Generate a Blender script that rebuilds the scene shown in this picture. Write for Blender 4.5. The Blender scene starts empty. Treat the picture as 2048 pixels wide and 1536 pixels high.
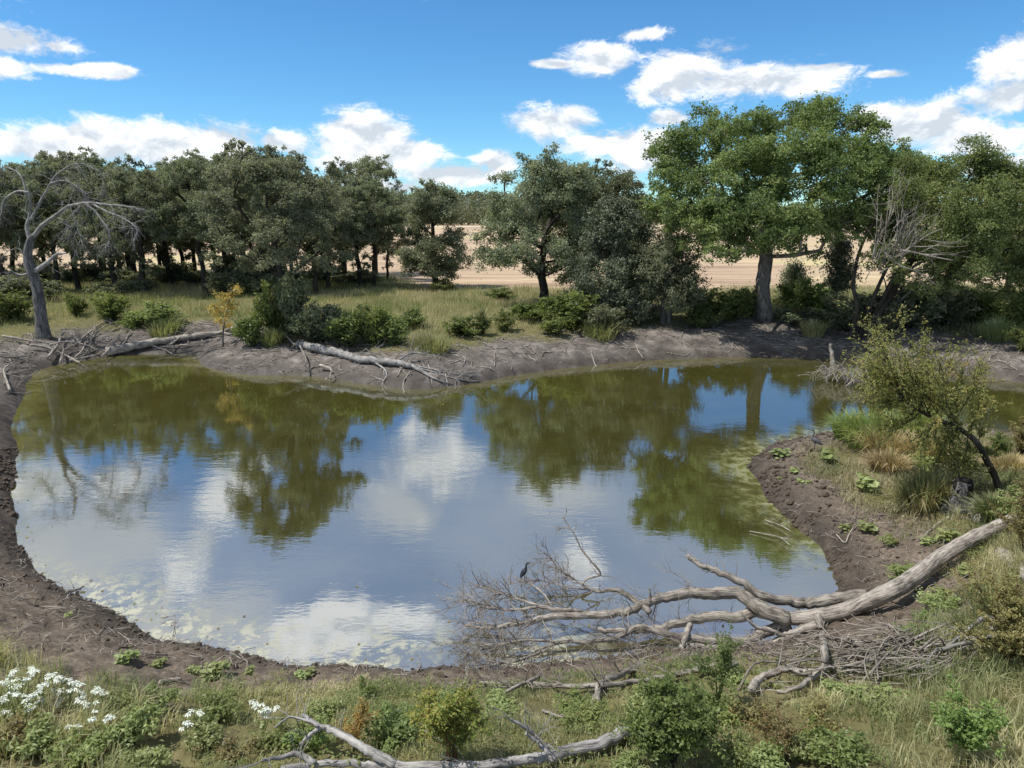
import bpy, math, random
import numpy as np
from math import radians as R

# ------------------------------------------------------------------ camera, sky, sun, exposure
S = bpy.context.scene
COL = S.collection
FPX, CX, CY, PITCH, CAMZ = 1420.0, 1024.0, 768.0, R(13.4), 6.0
cam_data = bpy.data.cameras.new("camera")
cam_data.sensor_width = 36.0
cam_data.lens = 36.0 * FPX / 2048.0
cam_data.clip_start, cam_data.clip_end = 0.1, 6000.0
cam = bpy.data.objects.new("camera", cam_data)
COL.objects.link(cam)
cam.location = (0, 0, CAMZ)
cam.rotation_euler = (R(90) - PITCH, 0, 0)
S.camera = cam
S.view_settings.view_transform = 'Standard'
S.view_settings.look = 'None'
S.view_settings.gamma = 1.0
S.view_settings.use_curve_mapping = False
S.view_settings.exposure = 0.56
S.cycles.max_bounces = 6
S.cycles.diffuse_bounces = 3
S.cycles.glossy_bounces = 3
S.cycles.transmission_bounces = 4
S.cycles.sample_clamp_indirect = 4.0

SUN_EL, SUN_AZ = R(62), R(-98)          # azimuth from +Y towards +X: behind the trees, a little to the left
sun_data = bpy.data.lights.new("sun", 'SUN')
sun_data.energy, sun_data.angle, sun_data.color = 4.2, R(0.6), (1.0, 0.955, 0.88)
sun = bpy.data.objects.new("sun", sun_data)
COL.objects.link(sun)
sun.rotation_euler = (R(90) - SUN_EL, 0, math.pi - SUN_AZ)
sun.location = (-10, 20, 40)


def pix_dir(px, py, mirror=False):
    u, v = (px - CX) / FPX, (CY - py) / FPX
    x, y, z = u, math.cos(PITCH) + v * math.sin(PITCH), -math.sin(PITCH) + v * math.cos(PITCH)
    if mirror:
        z = -z
    return x, y, z


def az_el(px, py, mirror=False):
    x, y, z = pix_dir(px, py, mirror)
    return math.atan2(x, y), math.atan2(z, math.hypot(x, y))


class Nodes:
    def __init__(self, tree):
        self.t = tree
        tree.nodes.clear()

    def n(self, kind, ins=None, **kw):
        nd = self.t.nodes.new(kind)
        for k, v in kw.items():
            setattr(nd, k, v)
        for k, v in (ins or {}).items():
            self.put(nd.inputs[k], v)
        return nd

    def put(self, sock, v):
        if isinstance(v, bpy.types.NodeSocket):
            self.t.links.new(v, sock)
        elif isinstance(v, bpy.types.Node):
            self.t.links.new(v.outputs[0], sock)
        else:
            if sock.type == 'RGBA' and len(v) == 3:
                v = (*v, 1.0)
            sock.default_value = v

    def m(self, op, a, b=None, c=None, clamp=False):
        nd = self.t.nodes.new('ShaderNodeMath')
        nd.operation, nd.use_clamp = op, clamp
        for i, v in enumerate((a, b, c)):
            if v is not None:
                self.put(nd.inputs[i], v)
        return nd.outputs[0]

    def mix(self, f, a, b, blend='MIX'):
        nd = self.t.nodes.new('ShaderNodeMix')
        nd.data_type, nd.blend_type, nd.clamp_factor = 'RGBA', blend, True
        self.put(nd.inputs[0], f)
        self.put(nd.inputs[6], a)
        self.put(nd.inputs[7], b)
        return nd.outputs[2]

    def ramp(self, f, stops, interp='LINEAR'):
        nd = self.t.nodes.new('ShaderNodeValToRGB')
        cr = nd.color_ramp
        cr.interpolation = interp
        while len(cr.elements) < len(stops):
            cr.elements.new(0.5)
        for e, (p, c) in zip(cr.elements, stops):
            e.position = p
            e.color = (*c, 1.0) if not isinstance(c, (int, float)) else (c, c, c, 1.0)
        self.put(nd.inputs[0], f)
        return nd.outputs[0]

    def sstep(self, f, lo, hi, a=0.0, b=1.0):
        nd = self.t.nodes.new('ShaderNodeMapRange')
        nd.interpolation_type = 'SMOOTHSTEP'
        for k, v in zip((0, 1, 2, 3, 4), (f, lo, hi, a, b)):
            self.put(nd.inputs[k], v)
        return nd.outputs[0]

    def noise(self, vec, scale, detail=4.0, rough=0.55, dist=0.0, out=0):
        nd = self.n('ShaderNodeTexNoise', {'Scale': scale, 'Detail': detail, 'Roughness': rough, 'Distortion': dist})
        if vec is not None:
            self.put(nd.inputs['Vector'], vec)
        return nd.outputs[out]


def build_world():
    w = bpy.data.worlds.new("World")
    S.world = w
    w.use_nodes = True
    w.cycles.sampling_method = 'MANUAL'
    w.cycles.sample_map_resolution = 256
    k = Nodes(w.node_tree)
    sky = k.n('ShaderNodeTexSky', sky_type='NISHITA', sun_disc=False, sun_elevation=SUN_EL, sun_rotation=SUN_AZ,
              altitude=1200.0, air_density=1.0, dust_density=0.05, ozone_density=3.0)
    hs = k.n('ShaderNodeHueSaturation', {'Hue': 0.497, 'Saturation': 1.14, 'Value': 1.02, 'Color': sky})
    hs = k.mix(1.0, hs.outputs[0], (0.60, 0.885, 1.02), 'MULTIPLY')
    tc = k.n('ShaderNodeTexCoord')
    sep = k.n('ShaderNodeSeparateXYZ', {0: tc.outputs['Generated']})
    az = k.m('ARCTAN2', sep.outputs[0], sep.outputs[1])
    el = k.m('ARCSINE', sep.outputs[2])
    p = k.n('ShaderNodeCombineXYZ', {0: az, 1: el, 2: 0.0}).outputs[0]
    seen = [(15, 82, 120, 34), (110, 92, 45, 14), (5, 132, 60, 24), (115, 138, 70, 13), (208, 141, 55, 13),
            (60, 290, 150, 40), (185, 268, 60, 20), (330, 292, 165, 50), (450, 285, 75, 36), (560, 284, 42, 20),
            (725, 300, 120, 68), (690, 262, 55, 30), (815, 305, 65, 26), (905, 350, 100, 20), (800, 375, 60, 15),
            (1215, 116, 66, 36), (1360, 150, 115, 50), (1490, 165, 185, 36), (1640, 142, 75, 15), (1275, 70, 60, 16), (1110, 128, 40, 8),
            (1115, 245, 75, 38), (1205, 287, 110, 26), (1285, 300, 75, 42), (1340, 234, 40, 14), (1000, 325, 45, 22),
            (2030, 118, 75, 48), (2040, 195, 110, 40), (1850, 250, 130, 38), (1960, 275, 150, 42), (1765, 240, 60, 26), (1990, 330, 110, 20), (1770, 148, 35, 8)]
    mirrored = [(475, 965, 56, 44), (445, 1020, 54, 50), (405, 1085, 52, 52), (360, 1150, 48, 52), (315, 1215, 46, 46), (640, 1268, 190, 48), (860, 925, 90, 70), (1160, 1130, 50, 36),
                (230, 960, 90, 30), (80, 965, 110, 40)]
    thin = [(180, 1090, 240, 130), (420, 1250, 160, 60), (1120, 985, 120, 50), (800, 1010, 90, 60)]
    spots = [(az_el(x, y), az_el(x + rx, y)[0] - az_el(x, y)[0], az_el(x, y - ry)[1] - az_el(x, y)[1]) for x, y, rx, ry in seen]
    spots += [(az_el(x, y, True), az_el(x + rx, y)[0] - az_el(x, y)[0], abs(az_el(x, y + ry, True)[1] - az_el(x, y, True)[1])) for x, y, rx, ry in mirrored]
    rr = random.Random(4)
    for i in range(34):                       # the same fair-weather clouds go on round the rest of the sky
        a = R(rr.uniform(48, 312))
        a = a - 2 * math.pi if a > math.pi else a
        e = R(rr.uniform(4, 50))
        s = rr.uniform(0.10, 0.24)
        spots.append(((a, e), s * 1.3, s * 0.42))
    spots_thin = [(az_el(x, y, True), az_el(x + rx, y)[0] - az_el(x, y)[0], abs(az_el(x, y + ry, True)[1] - az_el(x, y, True)[1])) for x, y, rx, ry in thin]
    ft = None
    for (a, e), ra, re in spots_thin:
        v = k.n('ShaderNodeVectorMath', {0: p, 1: (1 / ra, 1 / re, 0), 2: (-a / ra, -e / re, 0)}, operation='MULTIPLY_ADD')
        d = k.n('ShaderNodeVectorMath', {0: v}, operation='LENGTH').outputs['Value']
        ft = d if ft is None else k.m('SMOOTH_MIN', ft, d, 0.25)
    f = None
    for (a, e), ra, re in spots:
        v = k.n('ShaderNodeVectorMath', {0: p, 1: (1 / ra, 1 / re, 0), 2: (-a / ra, -e / re, 0)}, operation='MULTIPLY_ADD')
        d = k.n('ShaderNodeVectorMath', {0: v}, operation='LENGTH').outputs['Value']
        f = d if f is None else k.m('SMOOTH_MIN', f, d, 0.25)
    f = k.m('SUBTRACT', 1.0, f)
    q = k.n('ShaderNodeVectorMath', {0: tc.outputs['Generated'], 1: (1, 1, 1.9)}, operation='MULTIPLY').outputs[0]
    q2 = k.n('ShaderNodeVectorMath', {0: q, 1: (-0.008, 0.0, 0.030)}, operation='ADD').outputs[0]
    n1 = k.noise(q, 11.0, 10.0, 0.62, 0.5)
    n2 = k.noise(q2, 11.0, 6.0, 0.58, 0.35)
    n3 = k.noise(q, 11.0, 6.0, 0.58, 0.35)
    vo = k.n('ShaderNodeTexVoronoi', {'Vector': k.n('ShaderNodeVectorMath', {0: q, 1: k.noise(q, 24.0, 2.0, 0.5, 0.0, 1), 2: (0.05, 0.05, 0.05)}, operation='MULTIPLY_ADD'), 'Scale': 17.0, 'Detail': 3.0, 'Roughness': 0.6, 'Lacunarity': 2.2}, feature='F1', normalize=True)
    dens = k.m('ADD', k.m('ADD', k.m('MULTIPLY', f, 1.0), 0.22), k.m('ADD', k.m('MULTIPLY', k.m('SUBTRACT', n1, 0.5), 3.0), k.m('MULTIPLY', k.m('SUBTRACT', 0.33, vo.outputs[0]), 1.0)))
    alpha = k.sstep(dens, -0.06, 0.66)
    lit = k.m('ADD', 0.60, k.m('MULTIPLY', k.m('SUBTRACT', n3, n2), 6.5), clamp=True)
    lit = k.m('SUBTRACT', lit, k.sstep(dens, 0.75, 1.5, 0.0, 0.30), clamp=True)
    veil = k.m('MULTIPLY', k.sstep(el, 0.27, 0.42), k.sstep(k.noise(q, 2.6, 4.0, 0.5), 0.30, 0.75, 0.14, 0.52))      # thin high cloud overhead, as the pond shows
    ccol = k.mix(lit, (4.6, 5.05, 5.6), (8.2, 8.2, 8.2))
    thin_a = k.m('MULTIPLY', k.sstep(k.m('ADD', k.m('SUBTRACT', 1.0, ft), k.m('MULTIPLY', k.m('SUBTRACT', n1, 0.5), 2.0)), -0.1, 0.6), 0.72)
    hs = k.mix(veil, hs, (6.6, 6.9, 7.3))
    hs = k.mix(thin_a, hs, (5.6, 5.8, 6.0))
    col = k.mix(k.m('MULTIPLY', alpha, 0.97), hs, ccol)
    bg = k.n('ShaderNodeBackground', {'Color': col, 'Strength': 0.1})
    k.n('ShaderNodeOutputWorld', {0: bg})


build_world()

# ------------------------------------------------------------------ numbers: noise, pond outline, terrain height
rng = np.random.default_rng(7)
random.seed(7)


def A(*v):
    return np.array(v, dtype=float)


def vnoise(x, y, seed=0):
    x, y = np.asarray(x, float), np.asarray(y, float)
    xi, yi = np.floor(x).astype(np.int64), np.floor(y).astype(np.int64)
    fx, fy = x - xi, y - yi
    fx, fy = fx * fx * (3 - 2 * fx), fy * fy * (3 - 2 * fy)

    def h(a, b):
        n = (a * 374761393 + b * 668265263 + seed * 974634777) & 0xFFFFFFFF
        n = ((n ^ (n >> 13)) * 1274126177) & 0xFFFFFFFF
        return ((n ^ (n >> 16)) & 0xFFFF) / 65535.0
    return (h(xi, yi) * (1 - fx) + h(xi + 1, yi) * fx) * (1 - fy) + (h(xi, yi + 1) * (1 - fx) + h(xi + 1, yi + 1) * fx) * fy


def fbm(x, y, scale, octaves=3, seed=0):
    t, a, s = 0.0, 1.0, 0.0
    for o in range(octaves):
        t = t + a * vnoise(np.asarray(x) * scale * 2 ** o, np.asarray(y) * scale * 2 ** o, seed + o * 17)
        s += a
        a *= 0.5
    return t / s


def sst(x, a, b):
    t = np.clip((np.asarray(x, float) - a) / (b - a), 0, 1)
    return t * t * (3 - 2 * t)


def G(px, py, z=0.0):
    d = np.array(pix_dir(px, py))
    t = (z - CAMZ) / d[2]
    return A(0, 0, CAMZ) + d * t


SHORE_PX = [(85, 738), (58, 755), (40, 800), (30, 860), (35, 930), (28, 980), (35, 1040), (60, 1100), (110, 1160), (165, 1195), (230, 1225), (290, 1262),
            (350, 1285), (430, 1300), (520, 1318), (620, 1333), (720, 1343), (830, 1350), (950, 1346), (1060, 1336), (1200, 1326), (1330, 1314), (1450, 1302),
            (1540, 1290), (1615, 1255), (1655, 1205), (1672, 1160), (1650, 1105), (1605, 1062), (1560, 1020), (1522, 978), (1504, 942), (1508, 912), (1545, 892),
            (1600, 884), (1660, 872), (1740, 862), (1840, 858), (1950, 866), (2048, 880), (2300, 900), (2600, 860), (2500, 790), (2300, 782), (2048, 764), (1950, 752),
            (1850, 738), (1760, 728), (1650, 718), (1500, 715), (1350, 718), (1250, 725), (1150, 735), (1050, 748), (960, 765), (900, 774), (820, 778), (740, 770),
            (680, 760), (600, 752), (500, 750), (440, 742), (405, 730), (398, 716), (375, 708), (300, 708), (210, 713), (140, 725)]
SHORE = np.array([G(x, y)[:2] for x, y in SHORE_PX])


def closed_spline(P, per=4):
    n, out = len(P), []
    for i in range(n):
        p0, p1, p2, p3 = P[i - 1], P[i], P[(i + 1) % n], P[(i + 2) % n]
        for j in range(per):
            t = j / per
            out.append(0.5 * ((2 * p1) + (p2 - p0) * t + (2 * p0 - 5 * p1 + 4 * p2 - p3) * t * t + (3 * p1 - p0 - 3 * p2 + p3) * t ** 3))
    return np.array(out)


SHORE = closed_spline(SHORE, 3)
SHORE += (np.stack([fbm(SHORE[:, 0], SHORE[:, 1], 1.1, 2, 5), fbm(SHORE[:, 0], SHORE[:, 1], 1.1, 2, 9)], 1) - 0.5) * 0.35


def shore_distance(x, y):
    """distance to the waterline, negative over the pond"""
    shp = np.shape(x)
    x, y = np.ravel(np.asarray(x, float)), np.ravel(np.asarray(y, float))
    best, inside = np.full(x.shape, 1e9), np.zeros(x.shape, bool)
    n = len(SHORE)
    for i in range(n):
        ax, ay = SHORE[i]
        bx, by = SHORE[(i + 1) % n]
        dx, dy = bx - ax, by - ay
        t = np.clip(((x - ax) * dx + (y - ay) * dy) / (dx * dx + dy * dy + 1e-9), 0, 1)
        best = np.minimum(best, (x - ax - t * dx) ** 2 + (y - ay - t * dy) ** 2)
        if abs(dy) > 1e-9:
            inside ^= ((ay > y) != (by > y)) & (x < dx * (y - ay) / dy + ax)
    d = np.sqrt(best)
    return np.where(inside, -d, d).reshape(shp)


def height(x, y, sd=None, fine=True):
    x, y = np.asarray(x, float), np.asarray(y, float)
    if sd is None:
        sd = shore_distance(x, y)
    far = sst(y, 17, 24)
    near = 1 - sst(y, 9.0, 13.0)
    pen = (1 - near) * (1 - far) * sst(x, 2, 6)
    back = sst(y, 13.2, 15.2) * sst(x, 3, 5)
    B = 1.15 * far + 2.4 * near + (1 - far - near).clip(0) * (0.95 - 0.42 * back)
    W = 3.6 * far + 5.2 * near + (1 - far - near).clip(0) * (2.6 - .8 * back)
    out = np.clip(sd, 0, None)
    h = B * (1 - np.exp(-1.35 * out / W)) + 0.05 * sst(out, 0.0, 0.12) + 0.05 * sst(out, 0.1, 0.4)
    h = h + 0.004 * np.clip(out - 6, 0, 60) * far
    h = h + (fbm(x, y, 0.35, 2, 3) - 0.5) * 0.35 * sst(out, 0.4, 3.0) * (1 - 0.6 * sst(y, 45, 60))
    h = h - np.clip(-sd, 0, 3) * 0.35 - 0.04 * (sd < 0)
    if fine:
        lump = sst(out, 0.02, 0.35)
        h = h + (fbm(x, y, 2.2, 3, 21) - 0.5) * 0.16 * lump * (1 - sst(y, 38, 48)) + (fbm(x, y, 7.5, 2, 33) - 0.45) * 0.085 * lump * (1 - sst(out, 2.5, 4.5)) * (1 - sst(y, 22, 28) * 0.15)
    return h


def GT(px, py, dz=0.0, water=True):
    """where the ray through a pixel of the photograph meets the ground (or the pond)"""
    d = np.array(pix_dir(px, py))
    t = np.concatenate([np.linspace(2.0, 20, 260), np.linspace(20, 90, 420)[1:], np.geomspace(90, 900, 60)[1:]])
    P = A(0, 0, CAMZ) + d[None] * t[:, None]
    hz = height(P[:, 0], P[:, 1])
    if water:
        hz = np.maximum(hz, 0.0)
    g = P[:, 2] - hz - dz
    i = int(np.argmax(g < 0))
    if i == 0:
        i = len(t) - 1
    a = g[i - 1] / (g[i - 1] - g[i] + 1e-9)
    return P[i - 1] * (1 - a) + P[i] * a


def PY(px, py, Y):
    d = np.array(pix_dir(px, py))
    return A(0, 0, CAMZ) + d * (Y / d[1])


def ground_at(x, y):
    return float(height(np.array([x]), np.array([y]))[0])


# ------------------------------------------------------------------ geometry helpers
class Geo:
    def __init__(self):
        self.v, self.t, self.q, self.n, self.g = [], [], [], 0, []

    def add(self, V, T=None, Q=None, grain=None):
        V = np.asarray(V, float)
        if grain is not None:
            self.g.append((self.n, grain))
        if T is not None and len(T):
            self.t.append(np.asarray(T, np.int64) + self.n)
        if Q is not None and len(Q):
            self.q.append(np.asarray(Q, np.int64) + self.n)
        self.v.append(V)
        self.n += len(V)
        return self

    def mesh(self, name, off=(0, 0, 0), smooth=True):
        me = bpy.data.meshes.new(name)
        V = np.concatenate(self.v) - np.asarray(off, float)
        T = np.concatenate(self.t) if self.t else np.zeros((0, 3), np.int64)
        Q = np.concatenate(self.q) if self.q else np.zeros((0, 4), np.int64)
        me.vertices.add(len(V))
        me.vertices.foreach_set('co', V.astype(np.float32).ravel())
        nl, nf = T.size + Q.size, len(T) + len(Q)
        me.loops.add(nl)
        me.polygons.add(nf)
        me.loops.foreach_set('vertex_index', np.concatenate([T.ravel(), Q.ravel()]).astype(np.int32))
        st = np.concatenate([np.arange(len(T)) * 3, T.size + np.arange(len(Q)) * 4]).astype(np.int32)
        me.polygons.foreach_set('loop_start', st)
        me.polygons.foreach_set('use_smooth', np.full(nf, smooth))
        if self.g:
            ga = np.zeros((len(V), 3), np.float32)
            for o, q in self.g:
                ga[o:o + len(q)] = q
            me.attributes.new('grain', 'FLOAT_VECTOR', 'POINT').data.foreach_set('vector', ga.ravel())
        me.update(calc_edges=True)
        me.validate()
        return me

    # ---- a tapering round branch along a path
    def tube(self, P, r, sides=6, rough=0.0, rs=None, squash=1.0, blunt=False):
        P = np.asarray(P, float)
        r = np.asarray(r, float) * np.ones(len(P))
        t = np.gradient(P, axis=0)
        t /= np.linalg.norm(t, axis=1, keepdims=True) + 1e-9
        mt = np.abs(t).mean(0)
        ref = np.eye(3)[int(np.argmin(mt))]
        a = np.cross(t, ref)
        a /= np.linalg.norm(a, axis=1, keepdims=True) + 1e-9
        b = np.cross(t, a)
        th = np.arange(sides) * 2 * np.pi / sides
        ring = np.cos(th)[None, :, None] * a[:, None] + np.sin(th)[None, :, None] * b[:, None] * squash
        rr = r[:, None, None] * np.ones((1, sides, 1))
        if rough:
            g = rs or rng
            rr = rr * (1 + rough * g.standard_normal((len(P), sides, 1)) + rough * 0.8 * g.standard_normal((1, sides, 1)))
        V = (P[:, None] + ring * rr).reshape(-1, 3)
        i = np.arange(len(P) - 1)[:, None] * sides
        j = np.arange(sides)[None]
        k = (j + 1) % sides
        Q = np.stack([i + j, i + k, i + sides + k, i + sides + j], -1).reshape(-1, 4)
        n = len(V)
        ends = np.stack([P[0] - t[0] * r[0] * 0.4, P[-1] + t[-1] * r[-1] * (0.25 if blunt else 1.2)])
        V = np.concatenate([V, ends])
        jj = np.arange(sides)
        T = np.concatenate([np.stack([np.full(sides, n), (jj + 1) % sides, jj], 1),
                            np.stack([np.full(sides, n + 1), n - sides + jj, n - sides + (jj + 1) % sides], 1)])
        al = np.concatenate([[0], np.cumsum(np.linalg.norm(np.diff(P, axis=0), axis=1))]) * 0.13 + P[0].sum() * 3.7
        gr = np.stack([np.cos(th)[None] * r[:, None], np.sin(th)[None] * r[:, None], np.repeat(al[:, None], sides, 1)], -1).reshape(-1, 3)
        gr = np.concatenate([gr, [[0, 0, al[0]], [0, 0, al[-1]]]])
        return self.add(V, T, Q, gr)

    # ---- leaf-sized folded rhombs
    def leaves(self, pos, nrm, size, aspect=0.55, fold=0.16, axis=None, g=None):
        g = g or rng
        N = len(pos)
        nrm = nrm / (np.linalg.norm(nrm, axis=1, keepdims=True) + 1e-9)
        ax = g.standard_normal((N, 3)) if axis is None else axis + g.standard_normal((N, 3)) * 0.35
        ax = ax - nrm * (ax * nrm).sum(1, keepdims=True)
        ax /= np.linalg.norm(ax, axis=1, keepdims=True) + 1e-9
        bx = np.cross(nrm, ax)
        s = np.asarray(size)[:, None] * np.ones((N, 1))
        mid = pos + ax * s * 0.08
        V = np.stack([pos - ax * s * 0.5, mid + bx * s * aspect * 0.5 + nrm * s * fold, pos + ax * s * 0.5 - nrm * s * 0.12, mid - bx * s * aspect * 0.5 + nrm * s * fold], 1).reshape(-1, 3)
        return self.add(V, None, np.arange(N * 4).reshape(N, 4))

    # ---- grass blades: root, bent middle, tip
    def blades(self, P, h, w, lean, yaw=None, g=None, simple=False):
        g = g or rng
        N = len(P)
        yaw = g.uniform(0, 2 * np.pi, N) if yaw is None else yaw
        d = np.stack([np.cos(yaw), np.sin(yaw), np.zeros(N)], 1)
        s = np.stack([-np.sin(yaw + g.normal(0, .6, N)), np.cos(yaw), np.zeros(N)], 1)
        h, w, lean = [np.asarray(q, float)[:, None] * np.ones((N, 1)) for q in (h, w, lean)]
        up = A(0, 0, 1)[None]
        tip = P + up * h * np.sqrt(np.clip(1 - lean ** 2, .05, 1)) + d * h * lean
        if simple:
            V = np.stack([P - s * w, P + s * w, tip], 1).reshape(-1, 3)
            return self.add(V, np.arange(N * 3).reshape(N, 3))
        m = P + up * h * 0.58 + d * h * lean * 0.33
        V = np.stack([P - s * w * .8, P + s * w * .8, m + s * w, m - s * w, tip], 1).reshape(-1, 3)
        o = np.arange(N)[:, None] * 5
        return self.add(V, o + A(3, 2, 4).astype(int)[None], o + np.array([[0, 1, 2, 3]]))


def spline(P, n=5):
    """Catmull-Rom through points, n steps a span"""
    P = np.asarray(P, float)
    if len(P) < 3:
        k = np.linspace(0, 1, n + 1)[:, None]
        return P[0] * (1 - k) + P[-1] * k
    Q = np.concatenate([[2 * P[0] - P[1]], P, [2 * P[-1] - P[-2]]])
    out = []
    for i in range(1, len(Q) - 2):
        p0, p1, p2, p3 = Q[i - 1:i + 3]
        for j in range(n):
            t = j / n
            out.append(0.5 * ((2 * p1) + (p2 - p0) * t + (2 * p0 - 5 * p1 + 4 * p2 - p3) * t * t + (3 * p1 - p0 - 3 * p2 + p3) * t ** 3))
    out.append(P[-1])
    return np.array(out)


def sprout(p, d, L, r, level, g, out, bend=0.35, kids=(3, 6), gravity=0.0, spread=0.8, shrink=0.55, up=0.0):
    """a branch and, on it, smaller branches; each becomes (points, radii) in out"""
    n = 4 if level else 3
    pts, q, d = [np.array(p, float)], np.array(p, float), np.array(d, float) / (np.linalg.norm(d) + 1e-9)
    for i in range(n):
        d = d + g.standard_normal(3) * bend * 0.5 + A(0, 0, up - gravity)
        d /= np.linalg.norm(d)
        q = q + d * L / n
        pts.append(q)
    pts = np.array(pts)
    rad = np.linspace(r, r * 0.45, n + 1)
    out.append((pts, rad, level))
    if level > 0:
        for i in range(int(g.integers(kids[0], kids[1] + 1))):
            t = g.uniform(0.2, 1.0) * n
            k = min(int(t), n - 1)
            s = pts[k] + (pts[k + 1] - pts[k]) * (t - k)
            dd = pts[k + 1] - pts[k]
            dd = dd / np.linalg.norm(dd) + g.standard_normal(3) * spread * 0.6
            sprout(s, dd, L * shrink * g.uniform(0.7, 1.25), r * 0.6 * (1 - 0.35 * t / n), level - 1, g, out, bend, kids, gravity, spread, shrink, up)
    return out


def link(name, me, mat, parent=None, kind=None):
    o = bpy.data.objects.new(name, me)
    COL.objects.link(o)
    if mat is not None and not len(me.materials):
        me.materials.append(mat)
    if parent is not None:
        o.parent = parent
    if kind:
        o['kind'] = kind
    return o


def tag(o, label, cat, group=None):
    o['label'], o['category'] = label, cat
    if group:
        o['group'] = group
    return o


class Thing:
    """an Empty at the thing's base that parents its parts"""

    def __init__(self, name, label, cat, base, group=None):
        self.base = np.asarray(base, float)
        self.o = bpy.data.objects.new(name, None)
        self.o.empty_display_size = 0.2
        COL.objects.link(self.o)
        self.o.location = self.base
        tag(self.o, label, cat, group)

    def part(self, name, geo, mat, kind=None, parent=None, smooth=True):
        if not geo.v:
            return None
        return link(name, geo.mesh(name, self.base, smooth), mat, parent or self.o, kind)


def dup(root, loc, rotz=0.0, scale=(1, 1, 1), label=None, group=None, mats=None):
    r = root.copy()
    COL.objects.link(r)
    r.location, r.rotation_euler, r.scale = loc, (0, 0, rotz), scale
    if label:
        r['label'] = label
    if group:
        r['group'] = group
    for ch in list(root.children):
        c = ch.copy()
        COL.objects.link(c)
        c.parent = r
        if mats and ch.name.split('.')[0] in mats:
            c.material_slots[0].link = 'OBJECT'
            c.material_slots[0].material = mats[ch.name.split('.')[0]]
        for gc in ch.children:
            e = gc.copy()
            COL.objects.link(e)
            e.parent = c
    return r


# ------------------------------------------------------------------ materials
def new_mat(name):
    m = bpy.data.materials.new(name)
    m.use_nodes = True
    return m, Nodes(m.node_tree)


def leaf_mat(name, stops, trans=0.35, rough=0.5, patch=None, spec=0.35, gain=1.35, pw=0.45, sat=0.88):
    """leaf colour varies from leaf to leaf, and from clump to clump"""
    m, k = new_mat(name)
    geo = k.n('ShaderNodeNewGeometry')
    oi = k.n('ShaderNodeObjectInfo')
    pos = geo.outputs['Position']
    big = k.noise(pos, 0.55 if patch is None else patch, 2.0)
    f = k.m('ADD', k.m('MULTIPLY', geo.outputs['Random Per Island'], 1.0 - pw), k.m('MULTIPLY', k.sstep(big, 0.3, 0.7), pw))
    c = k.ramp(f, stops)
    c = k.n('ShaderNodeHueSaturation', {'Hue': k.m('ADD', 0.485, k.m('MULTIPLY', oi.outputs['Random'], 0.03)), 'Saturation': sat,
                                        'Value': k.m('MULTIPLY', gain, k.m('ADD', 0.8, k.m('MULTIPLY', oi.outputs['Random'], 0.4))), 'Color': c}).outputs[0]
    b = k.n('ShaderNodeBsdfPrincipled', {'Base Color': c, 'Roughness': rough, 'Specular IOR Level': spec})
    tcol = k.mix(1.0, c, (1.75, 1.7, 1.1), 'MULTIPLY')
    tr = k.n('ShaderNodeBsdfTranslucent', {'Color': tcol})
    mx = k.n('ShaderNodeMixShader', {0: trans, 1: b, 2: tr})
    k.n('ShaderNodeOutputMaterial', {0: mx})
    return m


def bark_mat(name, dark, light, scale=6.0, stretch=(1, 1, 0.2), rough=0.9, bump=0.5, contrast=(0.35, 0.65)):
    m, k = new_mat(name)
    tc = k.n('ShaderNodeTexCoord')
    v = k.n('ShaderNodeAttribute', attribute_name='grain').outputs['Vector']
    a = k.noise(v, scale * 3.2, 7.0, 0.7)
    b = k.noise(tc.outputs['Object'], scale * 0.35, 3.0)
    f = k.m('ADD', k.m('MULTIPLY', a, 0.72), k.m('MULTIPLY', b, 0.28))
    c = k.mix(k.sstep(f, *contrast), dark, light)
    oi = k.n('ShaderNodeObjectInfo')
    c = k.n('ShaderNodeHueSaturation', {'Hue': 0.5, 'Saturation': 1.0, 'Value': k.m('ADD', 0.85, k.m('MULTIPLY', oi.outputs['Random'], 0.3)), 'Color': c}).outputs[0]
    bp = k.n('ShaderNodeBump', {'Strength': bump, 'Distance': 0.03, 'Height': a})
    bs = k.n('ShaderNodeBsdfPrincipled', {'Base Color': c, 'Roughness': rough, 'Specular IOR Level': 0.2, 'Normal': bp})
    k.n('ShaderNodeOutputMaterial', {0: bs})
    return m


def plain_mat(name, col, rough=0.7, var=0.25, scale=8.0, spec=0.3):
    m, k = new_mat(name)
    tc = k.n('ShaderNodeTexCoord')
    n = k.noise(tc.outputs['Object'], scale, 4.0)
    c = k.mix(n, tuple(x * (1 - var) for x in col), tuple(min(1, x * (1 + var)) for x in col))
    b = k.n('ShaderNodeBsdfPrincipled', {'Base Color': c, 'Roughness': rough, 'Specular IOR Level': spec})
    k.n('ShaderNodeOutputMaterial', {0: b})
    return m


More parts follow.
